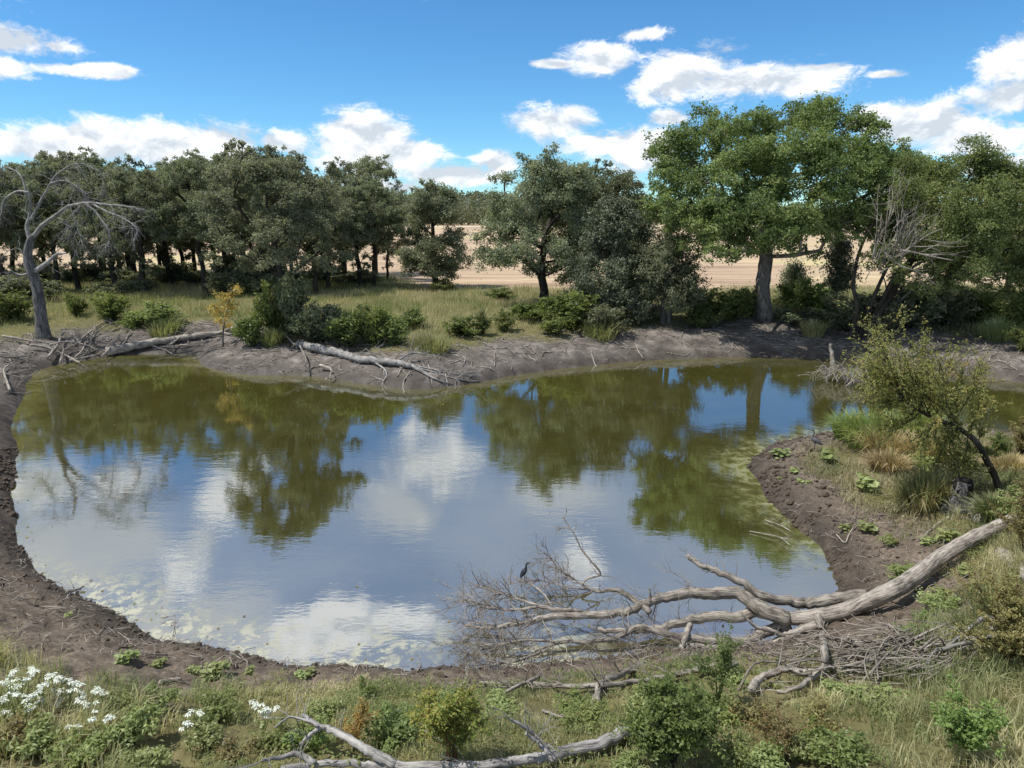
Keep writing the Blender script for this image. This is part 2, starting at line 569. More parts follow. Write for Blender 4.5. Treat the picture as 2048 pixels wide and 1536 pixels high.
M = {}
M['oak'] = leaf_mat('oak leaf', [(0.0, (0.040, 0.062, 0.018)), (0.45, (0.082, 0.120, 0.034)), (0.8, (0.132, 0.172, 0.050)), (1.0, (0.20, 0.22, 0.08))], 0.36, gain=1.5, sat=0.92)
M['grove'] = leaf_mat('grove leaf', [(0.0, (0.062, 0.074, 0.044)), (0.5, (0.105, 0.122, 0.068)), (0.85, (0.14, 0.155, 0.084)), (1.0, (0.19, 0.18, 0.11))], 0.36, gain=1.6, sat=0.78)
M['dusky'] = leaf_mat('dusky leaf', [(0.0, (0.040, 0.048, 0.026)), (0.5, (0.072, 0.085, 0.042)), (0.9, (0.105, 0.112, 0.062)), (1.0, (0.14, 0.13, 0.08))], 0.36, gain=1.95, sat=0.82)
M['cedar'] = leaf_mat('cedar leaf', [(0.0, (0.028, 0.040, 0.022)), (0.5, (0.070, 0.088, 0.048)), (0.9, (0.13, 0.145, 0.085)), (1.0, (0.17, 0.17, 0.10))], 0.2)
M['elm'] = leaf_mat('elm leaf', [(0.0, (0.036, 0.055, 0.014)), (0.5, (0.085, 0.115, 0.028)), (0.85, (0.145, 0.165, 0.045)), (1.0, (0.21, 0.21, 0.08))], 0.36, gain=1.5, sat=0.85)
M['bush'] = leaf_mat('bush leaf', [(0.0, (0.042, 0.058, 0.014)), (0.5, (0.085, 0.110, 0.024)), (0.85, (0.13, 0.155, 0.034)), (1.0, (0.19, 0.19, 0.055))], 0.36, gain=1.6)
M['lime'] = leaf_mat('lime leaf', [(0.0, (0.06, 0.10, 0.02)), (0.5, (0.11, 0.165, 0.032)), (0.85, (0.17, 0.225, 0.045)), (1.0, (0.24, 0.26, 0.06))], 0.36)
M['yellow'] = leaf_mat('yellowing leaf', [(0.0, (0.075, 0.10, 0.016)), (0.45, (0.13, 0.155, 0.024)), (0.75, (0.19, 0.185, 0.03)), (1.0, (0.33, 0.23, 0.04))], 0.38)
M['amber'] = leaf_mat('amber leaf', [(0.0, (0.14, 0.10, 0.02)), (0.5, (0.25, 0.17, 0.03)), (1.0, (0.36, 0.25, 0.06))], 0.35)
M['locust'] = leaf_mat('locust leaf', [(0.0, (0.07, 0.085, 0.02)), (0.45, (0.14, 0.16, 0.035)), (0.75, (0.21, 0.22, 0.06)), (1.0, (0.30, 0.20, 0.05))], 0.40, patch=1.6, gain=1.6)
M['rust'] = leaf_mat('rusty shrub leaf', [(0.0, (0.07, 0.05, 0.02)), (0.5, (0.13, 0.11, 0.035)), (0.8, (0.17, 0.16, 0.05)), (1.0, (0.24, 0.17, 0.07))], 0.3)
M['weed'] = leaf_mat('broad weed leaf', [(0.0, (0.085, 0.11, 0.026)), (0.5, (0.14, 0.17, 0.045)), (1.0, (0.22, 0.25, 0.09))], 0.3)
M['grass'] = leaf_mat('bank grass', [(0.0, (0.075, 0.098, 0.032)), (0.38, (0.135, 0.155, 0.058)), (0.65, (0.21, 0.20, 0.095)), (1.0, (0.37, 0.32, 0.19))], 0.3, patch=0.8, spec=0.2, pw=0.6)
M['meadow'] = leaf_mat('meadow grass', [(0.0, (0.095, 0.12, 0.035)), (0.4, (0.165, 0.185, 0.070)), (0.7, (0.25, 0.24, 0.115)), (1.0, (0.37, 0.33, 0.20))], 0.3, patch=0.30, spec=0.2, pw=0.7)
M['straw'] = leaf_mat('dry grass', [(0.0, (0.15, 0.13, 0.05)), (0.5, (0.30, 0.24, 0.11)), (1.0, (0.47, 0.38, 0.21))], 0.3, patch=1.2, spec=0.2)
M['green_grass'] = leaf_mat('fresh grass', [(0.0, (0.07, 0.11, 0.02)), (0.5, (0.15, 0.22, 0.04)), (1.0, (0.30, 0.32, 0.12))], 0.3, patch=1.2, spec=0.2)
M['bark'] = bark_mat('oak bark', (0.045, 0.040, 0.036), (0.22, 0.20, 0.18), 9.0)
M['dark_bark'] = bark_mat('dark bark', (0.016, 0.014, 0.012), (0.065, 0.055, 0.045), 7.0)
M['dead'] = bark_mat('weathered dead wood', (0.055, 0.046, 0.038), (0.40, 0.36, 0.31), 13.0, (1, 1, 1), contrast=(0.34, 0.64), bump=0.9)
M['silver'] = bark_mat('silver dead wood', (0.085, 0.080, 0.076), (0.36, 0.345, 0.325), 12.0, (1, 1, 1), contrast=(0.34, 0.62), bump=0.9)
M['twig'] = bark_mat('grey twigs', (0.075, 0.062, 0.050), (0.34, 0.305, 0.265), 5.0, (1, 1, 1))
M['bark_snag'] = bark_mat('snag bark', (0.055, 0.052, 0.05), (0.30, 0.29, 0.285), 7.0, (1, 1, 0.35), contrast=(0.4, 0.7))
M['red_twig'] = plain_mat('reddish stem', (0.16, 0.085, 0.04))
M['green_stem'] = plain_mat('green stem', (0.14, 0.18, 0.06))
M['petal'] = plain_mat('white bract', (0.62, 0.66, 0.58), 0.6, 0.22, 25.0)
M['barn_white'] = plain_mat('white metal sheet', (0.75, 0.76, 0.77), 0.5, 0.05)
M['barn_roof'] = plain_mat('pale roof sheet', (0.62, 0.64, 0.66), 0.45, 0.06)
M['dark_open'] = plain_mat('dark opening', (0.05, 0.05, 0.05))


def ground_mat():
    m, k = new_mat('earth')
    geo = k.n('ShaderNodeNewGeometry')
    pos = geo.outputs['Position']
    at = lambda n: k.n('ShaderNodeAttribute', attribute_name=n).outputs['Fac']
    mud, wet, fld, dirt = at('mud'), at('wet'), at('field'), at('brown')
    nb, nm, nf = k.noise(pos, 0.5, 4.0), k.noise(pos, 3.0, 6.0, 0.65), k.noise(pos, 18.0, 5.0, 0.65)
    turf = k.ramp(k.m('ADD', k.m('MULTIPLY', nb, 0.5), k.m('MULTIPLY', nm, 0.5)), [(0.25, (0.060, 0.062, 0.024)), (0.5, (0.115, 0.105, 0.045)), (0.75, (0.20, 0.165, 0.085))])
    dry = k.ramp(k.m('ADD', k.m('MULTIPLY', k.noise(pos, 1.1, 5.0, 0.65), 0.5), k.m('ADD', k.m('MULTIPLY', nm, 0.3), k.m('MULTIPLY', nf, 0.2))), [(0.36, (0.042, 0.037, 0.033)), (0.5, (0.108, 0.095, 0.085)), (0.64, (0.28, 0.255, 0.23))])
    brown = k.ramp(k.m('ADD', k.m('MULTIPLY', nm, 0.5), k.m('MULTIPLY', nf, 0.5)), [(0.32, (0.040, 0.030, 0.021)), (0.5, (0.105, 0.083, 0.062)), (0.7, (0.25, 0.205, 0.155))])
    mudc = k.mix(dirt, dry, brown)
    mudc = k.mix(k.m('MULTIPLY', wet, k.sstep(nm, 0.25, 0.6)), mudc, (0.030, 0.023, 0.017))
    # mown stubble: long streaks across the field
    sv = k.n('ShaderNodeVectorMath', {0: pos, 1: (0.05, 0.9, 1)}, operation='MULTIPLY').outputs[0]
    s1 = k.noise(sv, 1.0, 6.0, 0.7)
    s2 = k.noise(pos, 0.045, 3.0)
    fldc = k.ramp(k.m('ADD', k.m('MULTIPLY', s1, 0.7), k.m('MULTIPLY', s2, 0.3)), [(0.36, (0.17, 0.115, 0.078)), (0.5, (0.36, 0.265, 0.178)), (0.64, (0.52, 0.42, 0.26))])
    fldc = k.mix(k.sstep(s2, 0.52, 0.7, 0.0, 0.6), fldc, (0.40, 0.36, 0.16))
    c = k.mix(mud, turf, mudc)
    c = k.mix(fld, c, fldc)
    hgt = k.m('ADD', k.m('MULTIPLY', nm, 0.6), k.m('MULTIPLY', nf, 0.4))
    bp = k.n('ShaderNodeBump', {'Strength': 0.9, 'Distance': 0.06, 'Height': hgt})
    rough = k.m('SUBTRACT', 0.95, k.m('MULTIPLY', wet, 0.4))
    b = k.n('ShaderNodeBsdfPrincipled', {'Base Color': c, 'Roughness': rough, 'Specular IOR Level': 0.25, 'Normal': bp})
    k.n('ShaderNodeOutputMaterial', {0: b})
    return m


def water_mat():
    m, k = new_mat('pond water')
    geo = k.n('ShaderNodeNewGeometry')
    pos = geo.outputs['Position']
    sh = k.n('ShaderNodeAttribute', attribute_name='shallow').outputs['Fac']
    al = k.n('ShaderNodeAttribute', attribute_name='algae').outputs['Fac']
    sc = k.n('ShaderNodeAttribute', attribute_name='scum').outputs['Fac']
    n1, n2 = k.noise(pos, 0.9, 5.0, 0.6, 0.6), k.noise(pos, 4.5, 6.0, 0.7, 0.4)
    deep = k.mix(k.sstep(n1, 0.35, 0.65), (0.044, 0.041, 0.010), (0.056, 0.052, 0.013))
    c = k.mix(k.m('MULTIPLY', sh, 0.5), deep, (0.125, 0.105, 0.045))
    mat_a = k.m('MULTIPLY', al, k.sstep(k.m('ADD', k.m('MULTIPLY', n1, 0.5), k.m('MULTIPLY', n2, 0.5)), 0.40, 0.58))
    c = k.mix(mat_a, c, k.mix(n2, (0.075, 0.085, 0.014), (0.165, 0.175, 0.055)))
    scum = k.m('MULTIPLY', k.m('MULTIPLY', sc, k.sstep(n1, 0.36, 0.58)), k.sstep(n2, 0.46, 0.56))
    c = k.mix(scum, c, (0.34, 0.34, 0.26))
    wv = k.n('ShaderNodeVectorMath', {0: pos, 1: (0.8, 1.9, 1)}, operation='MULTIPLY').outputs[0]
    w1, w2 = k.noise(wv, 2.2, 3.0, 0.5), k.noise(wv, 9.0, 2.0, 0.5)
    gust = k.sstep(k.noise(pos, 0.22, 2.0), 0.40, 0.62, 0.35, 1.0)
    hh = k.m('MULTIPLY', gust, k.m('ADD', w1, k.m('MULTIPLY', w2, 0.35)))
    bp = k.n('ShaderNodeBump', {'Strength': 0.05, 'Distance': 0.05, 'Height': hh})
    dif = k.n('ShaderNodeBsdfDiffuse', {'Color': c})
    glo = k.n('ShaderNodeBsdfGlossy', {'Color': (0.93, 0.96, 1.0, 1), 'Roughness': 0.012, 'Normal': bp})
    fr = k.n('ShaderNodeFresnel', {'IOR': 7.0, 'Normal': bp})
    fac = k.m('MULTIPLY', fr, k.m('SUBTRACT', 1.0, k.m('MULTIPLY', k.m('MAXIMUM', scum, k.m('MULTIPLY', mat_a, 0.8)), 0.9)), clamp=True)
    mx = k.n('ShaderNodeMixShader', {0: fac, 1: dif, 2: glo})
    k.n('ShaderNodeOutputMaterial', {0: mx})
    return m


M['ground'], M['water'] = ground_mat(), water_mat()


# ------------------------------------------------------------------ ground, pond, far country
def field_edge(x):
    return 46.5 + 9.0 * sst(-np.asarray(x, float), 3, 11) + 2.0 * (fbm(x, np.zeros_like(x), 0.15, 2, 70) - 0.5)


def mud_width(x, y):
    far, near = sst(y, 18, 25), 1 - sst(y, 9.5, 13)
    w = 2.5 * far + 1.25 * near + (1 - far - near).clip(0) * 1.2
    w = w + far * 1.6 * sst(x, 3, 10) + near * 0.4 * sst(x, 2.5, 5) + near * 1.5 * sst(-np.asarray(x, float), 2, 5)
    return w * (0.6 + 0.8 * fbm(x, y, 0.5, 3, 44))


def attr(me, name, vals):
    a = me.attributes.new(name, 'FLOAT', 'POINT')
    a.data.foreach_set('value', np.asarray(vals, np.float32))


def build_ground():
    th = np.concatenate([np.linspace(-math.pi, R(-50), 40)[:-1], np.linspace(R(-50), R(50), 430), np.linspace(R(50), math.pi, 40)[1:]])
    rad = [0.0, 1.5, 3.0]
    while rad[-1] < 4.6:
        rad.append(rad[-1] + 0.25)
    while rad[-1] < 40:
        rad.append(rad[-1] * 1.0075)
    while rad[-1] < 3200:
        rad.append(rad[-1] * 1.07)
    rad = np.array(rad[1:])
    X, Y = rad[:, None] * np.sin(th)[None], rad[:, None] * np.cos(th)[None]
    sd = shore_distance(X, Y)
    Z = height(X, Y, sd)
    Z = np.where(rad[:, None] > 62, Z * 0 + 1.25 + 0.01 * np.clip(rad[:, None] - 62, 0, 20), Z)
    V = np.stack([X, Y, Z], -1).reshape(-1, 3)
    n, c = len(rad), len(th)
    i, j = np.arange(n - 1)[:, None] * c, np.arange(c - 1)[None]
    Q = np.stack([i + j, i + j + 1, i + c + j + 1, i + c + j], -1).reshape(-1, 4)[:, ::-1]
    V = np.concatenate([V, [[0, 0, 2.0]]])
    T = np.stack([np.full(c - 1, len(V) - 1), np.arange(c - 1), np.arange(c - 1) + 1], 1)[:, ::-1]
    g = Geo().add(V, T, Q)
    me = g.mesh('ground')
    x, y = V[:, 0], V[:, 1]
    s = np.append(sd.ravel(), 9.0)
    mw = mud_width(x, y)
    mud = 1 - sst(s, mw * 0.85, mw * 1.15 + 0.3)
    mud = np.maximum(mud, 0.85 * (1 - sst(np.hypot(x + 12.5, y - 31.5), 1.5, 3.2)))
    attr(me, 'mud', mud)
    attr(me, 'wet', (1 - sst(s, 0.12, 0.75 + 0.5 * fbm(x, y, 1.5, 2, 60))) * (0.8 + 0.2 * (1 - sst(y, 18, 28))))
    attr(me, 'brown', 1 - 0.85 * sst(y, 15, 24))
    fe = field_edge(x)
    attr(me, 'field', sst(y + (fbm(x, y, 0.6, 3, 80) - 0.5) * 3.0, fe - 1.0, fe + 1.0))
    o = link('ground', me, M['ground'])
    o['kind'] = 'structure'


def build_water():
    xs, ys = np.arange(-19, 30.01, 0.25), np.arange(7, 34.01, 0.2)
    X, Y = np.meshgrid(xs, ys)
    sd = shore_distance(X, Y)
    keep = sd < 0.45
    idx = -np.ones(X.shape, int)
    idx[keep] = np.arange(keep.sum())
    V = np.stack([X[keep], Y[keep], np.zeros(keep.sum())], 1)
    q = np.stack([idx[:-1, :-1], idx[:-1, 1:], idx[1:, 1:], idx[1:, :-1]], -1).reshape(-1, 4)
    q = q[(q >= 0).all(1)]
    me = Geo().add(V, None, q).mesh('water')
    s, x, y = -sd[keep], V[:, 0], V[:, 1]
    attr(me, 'shallow', 1 - sst(s, 0.0, 1.1))
    pen = sst(x, 3.5, 5.5) * (1 - sst(y, 22, 24)) * sst(y, 10.3, 12.5)
    left = (1 - sst(x, -10.5, -8.5))
    attr(me, 'algae', (1 - sst(s, 0.1, 1.3)) * np.clip(0.75 * pen + 0.3 * left + 0.08, 0, 1))
    near = (1 - sst(y, 10.5, 12.5)) * (1 - sst(x, 0.5, 2.0))
    attr(me, 'scum', (1 - sst(s, 0.2, 1.5)) * np.clip(near + 0.35 * pen, 0, 1))
    o = link('water', me, M['water'])
    o['kind'] = 'structure'


build_ground()
build_water()


def leaf_cloud(geo, c, Rv, n, size, g, flat=0.75, sub=9, up=0.55, aspect=0.6, subr=0.34):
    """leaves gathered in sprigs round c"""
    d = g.standard_normal((sub, 3))
    d /= np.linalg.norm(d, axis=1, keepdims=True)
    cen = c + d * (g.uniform(0.15, 1.0, (sub, 1)) ** 0.6) * Rv * A(1, 1, flat)
    per = max(1, int(n / sub))
    pos = np.repeat(cen, per, 0) + g.standard_normal((sub * per, 3)) * Rv * subr * 0.62 * A(1, 1, 0.8)
    nr = (pos - c) / Rv * 0.7 + A(0, 0, up) + g.standard_normal((len(pos), 3)) * 0.75
    geo.leaves(pos, nr, size * g.uniform(0.65, 1.3, len(pos)), aspect, g=g)
    return cen


def grow_skeleton(trunk, clumps, g, seg=0.55, low=0.35, wander=0.12, bal=0.45):
    pos, par, pl = [np.array(p, float) for p in trunk], [-1] + list(range(len(trunk) - 1)), [0.0]
    for i in range(1, len(trunk)):
        pl.append(pl[-1] + np.linalg.norm(pos[i] - pos[i - 1]))
    first = max(1, int(len(trunk) * low))
    tips = []
    order = np.argsort([np.linalg.norm(c - pos[-1]) for c, _ in clumps])
    for i in order:
        c = clumps[i][0]
        P = np.array(pos[first:])
        L = np.array(pl[first:])
        dv = c - P
        dist = np.linalg.norm(dv, axis=1)
        cost = dist + bal * L + np.clip(-dv[:, 2], 0, None) * 0.8
        b = int(np.argmin(cost)) + first
        n = max(1, int(math.ceil(dist[b - first] / seg)))
        start = pos[b].copy()
        perp = g.standard_normal(3) * wander * dist[b - first]
        prev = b
        for s in range(1, n + 1):
            t = s / n
            p = start + (c - start) * t + perp * math.sin(math.pi * t) + A(0, 0, 0.10 * dist[b - first]) * math.sin(math.pi * t) + (g.standard_normal(3) * 0.05 * seg if s < n else 0)
            pos.append(p)
            par.append(prev)
            pl.append(pl[prev] + np.linalg.norm(p - pos[prev]))
            prev = len(pos) - 1
        tips.append(prev)
    w = np.zeros(len(pos))
    for t in tips:
        w[t] += 1
    for i in range(len(pos) - 1, 0, -1):
        w[par[i]] += w[i]
    return np.array(pos), par, w


def chains_of(par, w):
    kids = [[] for _ in par]
    for i, p in enumerate(par):
        if p >= 0:
            kids[p].append(i)
    out, todo = [], [(0, None)]
    while todo:
        s, frm = todo.pop()
        ch = [s] if frm is None else [frm, s]
        cur = s
        while kids[cur]:
            ks = sorted(kids[cur], key=lambda q: -w[q])
            for q in ks[1:]:
                todo.append((q, cur))
            cur = ks[0]
            ch.append(cur)
        out.append((ch, frm is None))
    return out


def make_tree(name, label, trunk, r_base, clumps, leaf_n, leaf_size, leaf, bark, g, group=None, cat='tree', flare=1.5, sub=10, flat=0.75, limb_share=0.07, rmin=0.012,
              wander=0.12, low=0.35, sides=9, aspect=0.6, bal=0.45, subr=0.34, extra=None):
    trunk = np.asarray(trunk, float)
    pos, par, w = grow_skeleton(trunk, clumps, g, wander=wander, low=low, bal=bal)
    W = w[0]
    rad = np.maximum(rmin, r_base * (w / W) ** 0.5)
    T = Thing(name, label, cat, trunk[0], group)
    twigs = Geo()
    for ch, main in chains_of(par, w):
        P, r = pos[ch], rad[ch].copy()
        if main:
            z = P[:, 2] - trunk[0][2]
            r *= 1 + (flare - 1) * np.exp(-z / (r_base * 1.6))
            P = P.copy()
            P[0, 2] -= 0.15
            T.part('trunk', Geo().tube(spline(P, 3), np.interp(np.linspace(0, len(r) - 1, (len(r) - 1) * 3 + 1), np.arange(len(r)), r), sides, 0.04, g), bark)
        else:
            r[0] = r[1] * 1.1
            if w[ch[1]] / W > limb_share:
                T.part('limb', Geo().tube(spline(P, 2), np.interp(np.linspace(0, len(r) - 1, (len(r) - 1) * 2 + 1), np.arange(len(r)), r), 7, 0.05, g), bark)
            else:
                twigs.tube(P, r, 4)
    crown = Geo()
    tot = sum(R_ ** 2 for _, R_ in clumps)
    for c, R_ in clumps:
        cen = leaf_cloud(crown, np.asarray(c, float), R_, leaf_n * R_ ** 2 / tot, leaf_size, g, flat, sub, aspect=aspect, subr=subr)
        for q in cen[::2]:
            twigs.tube(np.stack([np.asarray(c, float), (c + q) / 2 + g.standard_normal(3) * 0.06, q]), A(rmin, rmin * .8, rmin * .5), 3)
    if extra:
        extra(T, twigs, crown)
    T.part('twig_spray', twigs, bark, 'stuff')
    T.part('crown', crown, leaf, 'stuff', smooth=False)
    return T


def crown_clumps(g, center, rad, n, R_, top=0.0, bottom=-1.0, shell=0.55):
    out = []
    while len(out) < n:
        d = g.standard_normal(3)
        d /= np.linalg.norm(d)
        if d[2] < bottom:
            continue
        u = g.uniform(shell, 1.0)
        out.append((center + d * u * np.asarray(rad), R_ * g.uniform(0.75, 1.25)))
    return out


# ---- far side of the mown field
def far_country():
    g = np.random.default_rng(3)
    geo = Geo()
    N = 1500
    x = g.uniform(-330, 330, N)
    y = 330 + g.uniform(0, 60, N) + 25 * np.sin(x * 0.013)
    hgt = 6 + 7 * fbm(x, y, 0.02, 2, 5)
    for i in range(N):
        n = 60
        d = g.standard_normal((n, 3))
        d *= (g.uniform(.2, 1, (n, 1)) ** .5) / np.linalg.norm(d, axis=1, keepdims=True)
        pos = A(x[i], y[i], 1.5 + hgt[i] * 0.5) + d * A(4.0, 3.0, hgt[i] * 0.52)
        geo.leaves(pos, g.standard_normal((n, 3)) + A(0, -0.3, 0.8), g.uniform(.7, 1.6, n), 0.8, g=g)
    tl = link('far_treeline', geo.mesh('far_treeline', smooth=False), M['dusky'])
    tl['kind'] = 'stuff'
    tag(tl, 'distant dark green line of trees along the far edge of the mown field', 'treeline')
    # wooded rise
    th = np.linspace(-1, 1, 60)
    P = Geo()
    xs, ys = np.linspace(-420, 420, 70), np.linspace(420, 700, 22)
    X, Y = np.meshgrid(xs, ys)
    Z = 1.0 + 15 * np.exp(-((X + 40) / 150) ** 2 - ((Y - 560) / 90) ** 2) * (0.85 + 0.3 * fbm(X, Y, 0.03, 3, 8)) + 6 * fbm(X, Y, 0.02, 3, 18) * sst(Y, 430, 480)
    i, j = np.arange(21)[:, None] * 70, np.arange(69)[None]
    P.add(np.stack([X, Y, Z], -1).reshape(-1, 3), None, np.stack([i + j, i + j + 1, i + 71 + j, i + 70 + j], -1).reshape(-1, 4))
    h = link('distant_hill', P.mesh('distant_hill'), plain_mat('wooded hill', (0.055, 0.075, 0.038), 0.95, 0.5, 0.12))
    h['kind'] = 'structure'
    geo = Geo()
    m = 1400
    hx, hy = g.uniform(-300, 220, m), g.uniform(440, 575, m)
    hz = 1.0 + 15 * np.exp(-((hx + 40) / 150) ** 2 - ((hy - 560) / 90) ** 2)
    for i in range(m):
        n = 34
        d = g.standard_normal((n, 3))
        d *= (g.uniform(.2, 1, (n, 1)) ** .5) / np.linalg.norm(d, axis=1, keepdims=True)
        geo.leaves(A(hx[i], hy[i], hz[i] + 3.0) + d * A(6, 5, g.uniform(3, 6)), g.standard_normal((n, 3)) + A(0, -.3, .8), g.uniform(1.4, 2.8, n), .8, g=g)
    hw = link('hill_woods', geo.mesh('hill_woods', smooth=False), M['dusky'])
    hw['kind'] = 'stuff'
    tag(hw, 'woods covering the low hill beyond the far trees', 'woods')
    # pale gravel road at the far edge
    rd = Geo()
    xr = np.linspace(-300, 320, 60)
    yr = 288 + 4 * np.sin(xr * 0.01)
    rd.add(np.concatenate([np.stack([xr, yr - 3.5, np.full(60, 1.50)], 1), np.stack([xr, yr + 3.5, np.full(60, 1.50)], 1)]), None, np.stack([np.arange(59), np.arange(59) + 1, np.arange(59) + 61, np.arange(59) + 60], 1))
    r = link('road', rd.mesh('road'), plain_mat('pale caliche', (0.66, 0.64, 0.60), 0.9, 0.08, 0.3))
    r['kind'] = 'structure'


far_country()

# ------------------------------------------------------------------ living trees
def on_ground(x, y):
    return A(x, y, ground_at(x, y))


GROVE_MARKS = [(20, 590, 'at the grove edge behind the dead tree'), (60, 560, 'deep in the grove behind the dead tree'), (160, 588, 'at the grove edge past the dead tree'), (230, 562, 'deep in the grove above the driftwood'), (260, 590, 'at the grove edge above the driftwood'),
               (350, 590, 'at the grove edge above the long log'), (350, 560, 'deep in the grove above the long log'), (420, 590, 'at the grove edge behind the amber sapling'), (440, 560, 'deep in the grove behind the amber sapling'), (500, 588, 'behind the front oak on the amber sapling side'),
               (560, 560, 'hidden deep behind the front oak'), (30, 545, 'in the rear rows behind the dead tree'), (150, 545, 'in the rear rows past the dead tree'), (270, 545, 'in the rear rows above the driftwood'), (390, 545, 'in the rear rows above the long log'), (510, 545, 'in the rear rows by the amber sapling'), (630, 545, 'in the rear rows past the front oak'), (740, 545, 'in the rear rows at the grove end'), (640, 590, 'at the meadow edge behind the front oak'), (690, 562, 'deep at the open end of the grove'), (720, 575, 'at the open end of the grove'), (-60, 580, 'at the far end of the grove'), (-120, 560, 'deep in the far end of the grove')]


def near_what(px, py, marks, wy=4.0):
    return min(marks, key=lambda m: (m[0] - px) ** 2 + (wy * (m[1] - py)) ** 2)[2]


def grove_trees():
    """the dark oak grove: a few grown trees, each copied to several places"""
    protos = []
    for v in range(5):
        g = np.random.default_rng(100 + v)
        H = (8.6, 9.2, 8.0, 9.6, 8.8)[v]
        lean = g.uniform(-0.5, 0.5, 2)
        trunk = [A(lean[0] * t * t, lean[1] * t * t, H * 0.62 * t) + (A(*g.normal(0, .06, 2), 0) if 0 < t < 1 else 0) for t in np.linspace(0, 1, 7)]
        cl = []
        lo = (0.36, 0.42, 0.28, 0.46, 0.38)[v] * H
        for i in range(66):
            t = g.uniform(0, 1) ** 1.05
            z = lo + (H - lo - 0.4) * t
            rr = 2.8 * math.sin(math.pi * min(1, 0.20 + 0.70 * t)) ** 0.8 * g.uniform(0.25, 1.0) ** 0.55
            a = g.uniform(0, 2 * math.pi)
            cl.append((A(rr * math.cos(a) + lean[0] * t, rr * math.sin(a) + lean[1] * t, z), g.uniform(0.45, 0.82)))
        for i in range(7):                     # thin sprays low on the trunk
            a, q = g.uniform(0, 6.28), g.uniform(.3, 1.2)
            cl.append((A(math.cos(a) * q, math.sin(a) * q, H * g.uniform(.12, .36)), g.uniform(.22, .42)))
        for i in range(12):                    # loose leading shoots on top
            a = g.uniform(0, 2 * math.pi)
            q = g.uniform(.1, 2.2)
            cl.append((A(math.cos(a) * q, math.sin(a) * q, H - .35 * q + g.uniform(-0.5, 0.75)), g.uniform(.2, .4)))
        T = make_tree('grove_oak', 'x', trunk, 0.15 + 0.015 * v, cl, 30000, 0.13, M['grove'], M['dark_bark'], g, flare=1.3, sub=12, subr=.27, limb_share=0.12, sides=7)
        protos.append(T)
    kinds = ['slim straight grove oak', 'wide-crowned grove oak', 'low-branched grove oak', 'tall bare-trunked grove oak', 'slightly leaning grove oak']
    G_ = 'oaks of the dark grove'
    # (px of trunk foot, py of foot, prototype, scale)
    spots = [(12, 590, 1, .98), (118, 585, 0, 1.0), (158, 580, 3, .95), (232, 588, 2, 1.08), (288, 590, 4, .97), (342, 572, 3, .93), (412, 588, 1, 1.03), (498, 585, 4, 1.1),
             (470, 572, 0, 1.0), (540, 580, 3, 1.02), (632, 590, 0, .98), (658, 578, 2, .98), (720, 572, 4, .92), (748, 572, 1, .84),
             (60, 566, 3, 1.0), (205, 562, 1, 1.06), (325, 563, 0, .98), (370, 560, 1, 1.03), (435, 560, 2, 1.16), (585, 565, 1, 1.05), (530, 560, 3, 1.02), (690, 563, 4, .90), (-60, 585, 3, 1.0), (262, 560, 4, 1.05),
             (775, 560, 0, .72), (-20, 560, 1, 1.0), (-140, 575, 2, 1.1), (-110, 560, 0, 1.0)]
    spots += [(-90 + i * 60, 553 - (i * 5) % 8, (i * 3 + 1) % 5, 1.0 + .03 * (i % 5)) for i in range(15)] + [(-60 + i * 150, 546 - (i * 3) % 5, (i * 2) % 5, 1.05) for i in range(5)]
    rr = random.Random(5)
    used = set()
    for px, py, v, sc in spots:
        b = GT(px, py)
        a = rr.uniform(0, 6.28)
        s = (sc * 0.84, sc * 0.84, sc * rr.uniform(.80, .90))
        if v not in used:
            o = protos[v].o
            o.location, o.rotation_euler, o.scale = b, (0, 0, a), s
            used.add(v)
        else:
            o = dup(protos[v].o, b, a, s)
        o['label'], o['group'] = kinds[v] + ' ' + near_what(px, py, GROVE_MARKS), G_
        if (px, py) in ((748, 572), (775, 560), (12, 590)):
            o['label'] = {748: 'rounded oak at the open end of the grove beside the meadow',
                          775: 'small oak between the grove end and the lone oak', 12: 'wide dark oak behind the bleached dead tree'}[px]
    return protos


GROVE = grove_trees()


